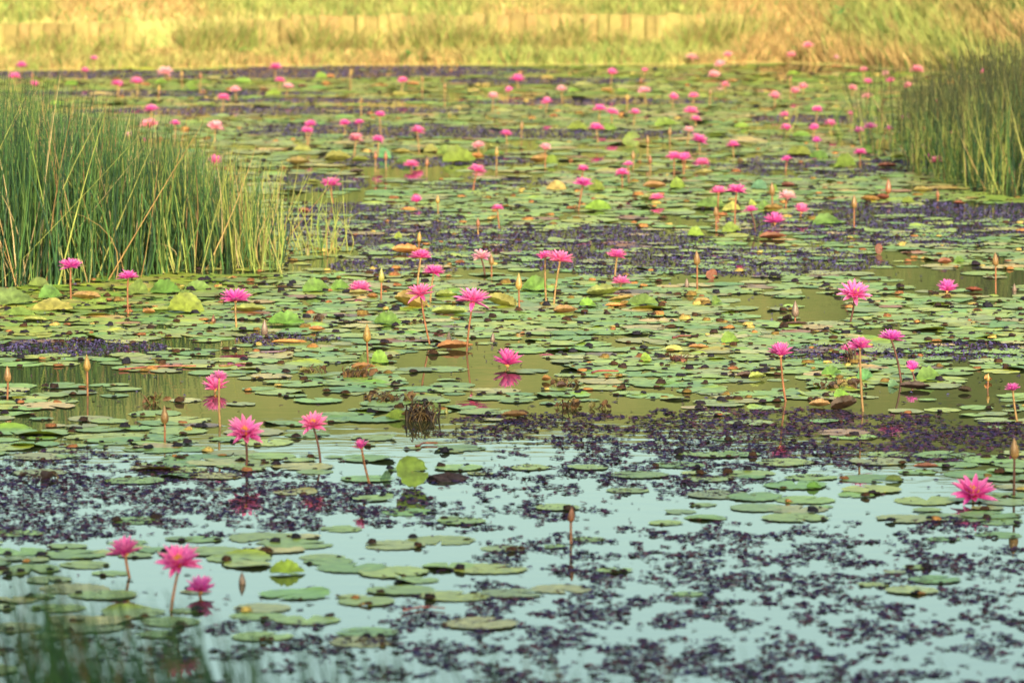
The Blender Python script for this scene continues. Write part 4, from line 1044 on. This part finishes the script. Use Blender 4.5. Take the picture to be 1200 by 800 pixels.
CN = {HOT: 'bright pink', PINK: 'soft pink', PALE: 'pale pink', MAG: 'magenta', PUR: 'deep magenta', CORAL: 'coral pink'}
for (x, y, w, col) in MIDS:
    hpx = random.uniform(14, 26) * np.interp(y, [60, 240], [0.7, 1.25])
    bx = x + random.uniform(-4, 4); by = y + hpx
    by = max(by, 86 if x < 300 else 84)
    if x > 800: by = max(y + hpx * 0.7, 76 if x < 1000 else 98)
    if y > 180 and (x, y) in ((482, 192), (770, 231), (488, 233), (823, 190), (252, 187)): by = y + 7
    zone = 'before the grassy far bank' if y < 122 else 'between the two reed beds' if x < 1000 else 'beside the dark tipped rushes'
    lab = 'small %s water lily among distant pads %s' % (CN[col], zone)
    lily(x, y, w, bx, by, 'face' if col is CORAL and y > 140 else random.choice(['open', 'wide', 'wide', 'bowl']), col, lab, random.uniform(-2, 18) if col in (PALE, CORAL) else random.uniform(-4, 8), random.uniform(-10, 10), 't' if y < 170 else 'r',
         False, '%s lilies %s' % (CN[col], zone))

# ------------------------------------------------------------------ buds
def bud_mesh(seed):
    r_ = random.Random(seed); n = 12; prof = [(0.0, 0.25), (0.06, 0.62), (0.18, 0.95), (0.34, 1.0), (0.55, 0.82), (0.75, 0.5), (0.90, 0.22), (1.0, 0.03)]
    V = []
    for (t, q) in prof:
        for i in range(n):
            a = i * 2 * math.pi / n; g = 1 - 0.13 * (1 if i % 3 == 0 else 0)
            V.append((0.22 * q * g * math.cos(a + 0.2 * t), 0.22 * q * g * math.sin(a + 0.2 * t), t))
    Q = [[j * n + i, j * n + (i + 1) % n, (j + 1) * n + (i + 1) % n, (j + 1) * n + i] for j in range(len(prof) - 1) for i in range(n)]
    return mesh_np('bud_shape', V, Q)
BUDM = [bud_mesh(i) for i in range(2)]
GOLD = (0.33, 0.20, 0.06); BRZ = (0.22, 0.12, 0.05); GREY = (0.17, 0.11, 0.09); RED = (0.24, 0.09, 0.05); OLV = (0.24, 0.22, 0.06)
def bud(x, ytop, len_px, bx, by, col, label, group=None, stem='r'):
    b = at(bx, by); k = ppm(b); L = len_px / k
    top = at_y(x, ytop, b.y) - b
    root = obj('lily_bud', None, loc=b); tag(root, label, 'flower bud', group)
    z0 = top.z - L
    if z0 <= 0.02: z0 = -0.012
    o = obj('bud', BUDM[int(x) % 2], M_BUD, root, (top.x, 0, z0), (0, R(random.uniform(-5, 5)), random.uniform(0, 6)), (L, L, L), col)
    if z0 > 0.015:
        obj('stem', stem_mesh(b, (top.x, 0, z0 + 0.03 * L), 0.005), M_STEM, root, None, None, None, STEMC[stem])
for a in [(102, 415, 20, 103, 464, GOLD, 'tall golden bud on stalk in open water left of others'), (9, 428, 20, 8, 467, BRZ, 'bronze bud on stalk at dark water beside purple weed'),
          (193, 475, 22, 193, 519, BRZ, 'bronze bud on thick stalk before broken olive leaf'), (310, 371, 20, 310, 391, GREY, 'brown pointed bud beside the dome shaped green leaf'),
          (250, 363, 13, 250, 378, RED, 'short rusty bud behind wide open lily'), (430, 379, 22, 432, 430, GOLD, 'large gold bud on stalk between two green leaf lobes'),
          (447, 313, 18, 446, 352, OLV, 'olive bud on straight stalk right of lily lying low'), (608, 320, 20, 609, 361, GOLD, 'golden bud on straight stalk before green raised leaf'),
          (491, 271, 13, 490, 291, GOLD, 'small gold bud beside orange domed leaf'), (576, 297, 14, 576, 324, BRZ, 'small bud right beside the pale peach lily'),
          (577, 388, 13, 577, 399, GREY, 'short grey bud poking from open olive water'), (526, 385, 17, 526, 402, GREY, 'grey stub with black tip behind brown domed leaf'),
          (817, 293, 18, 817, 339, BRZ, 'bronze bud on tall stalk in open water beside red leaf tip'), (1167, 295, 17, 1167, 344, BRZ, 'bronze bud on tall stalk at right over olive water'),
          (932, 352, 20, 932, 378, GREY, 'grey brown bud standing in dark drowned leaf'), (1189, 327, 12, 1189, 341, GREY, 'tiny dark bud right of the bronze bud on tall stalk'),
          (1189, 512, 26, 1188, 582, BRZ, 'large bronze bud on long dark stalk near large pink lily', None, 'd'), (805, 322, 13, 805, 336, GREY, 'short grey stub left of tall bronze bud'),
          (669, 593, 19, 669, 637, RED, 'slim reddish bud on stalk in pale open water'), (284, 661, 19, 284, 684, GREY, 'small purplish bud poking from pale water near three lilies'),
          (839, 241, 13, 840, 272, BRZ, 'bronze bud on stalk below pale pink lily'), (1001, 228, 16, 1001, 268, BRZ, 'bronze bud on stalk near brown folded leaf'), (905, 213, 16, 905, 240, BRZ, 'bronze bud left of group of three lilies'),
          (1041, 209, 18, 1040, 232, RED, 'rusty bud rising from brown folded leaf'), (1099, 222, 10, 1099, 236, RED, 'short rusty bud before the rush bed'),
          (523, 470, 11, 522, 484, OLV, 'tiny olive bud behind twig heap'), (1158, 437, 10, 1156, 455, GOLD, 'tiny gold bud right of green domed leaf')]:
    bud(*a)
for (x, y) in [(611, 141), (785, 148), (759, 158), (762, 181), (452, 177), (582, 172), (38, 84), (213, 82), (235, 84), (411, 80), (495, 88), (521, 97), (65, 98), (186, 99), (423, 113), (751, 90), (735, 110), (832, 104), (926, 88), (560, 255), (513, 228), (742, 176), (440, 176), (500, 184)]:
    bud(x, y, 11 if y > 130 else 8, x + random.uniform(-1, 1), y + random.uniform(20, 30), random.choice([GOLD, BRZ, RED]), 'small distant bud on thin stalk among the far pads', 'distant lily buds', 't')
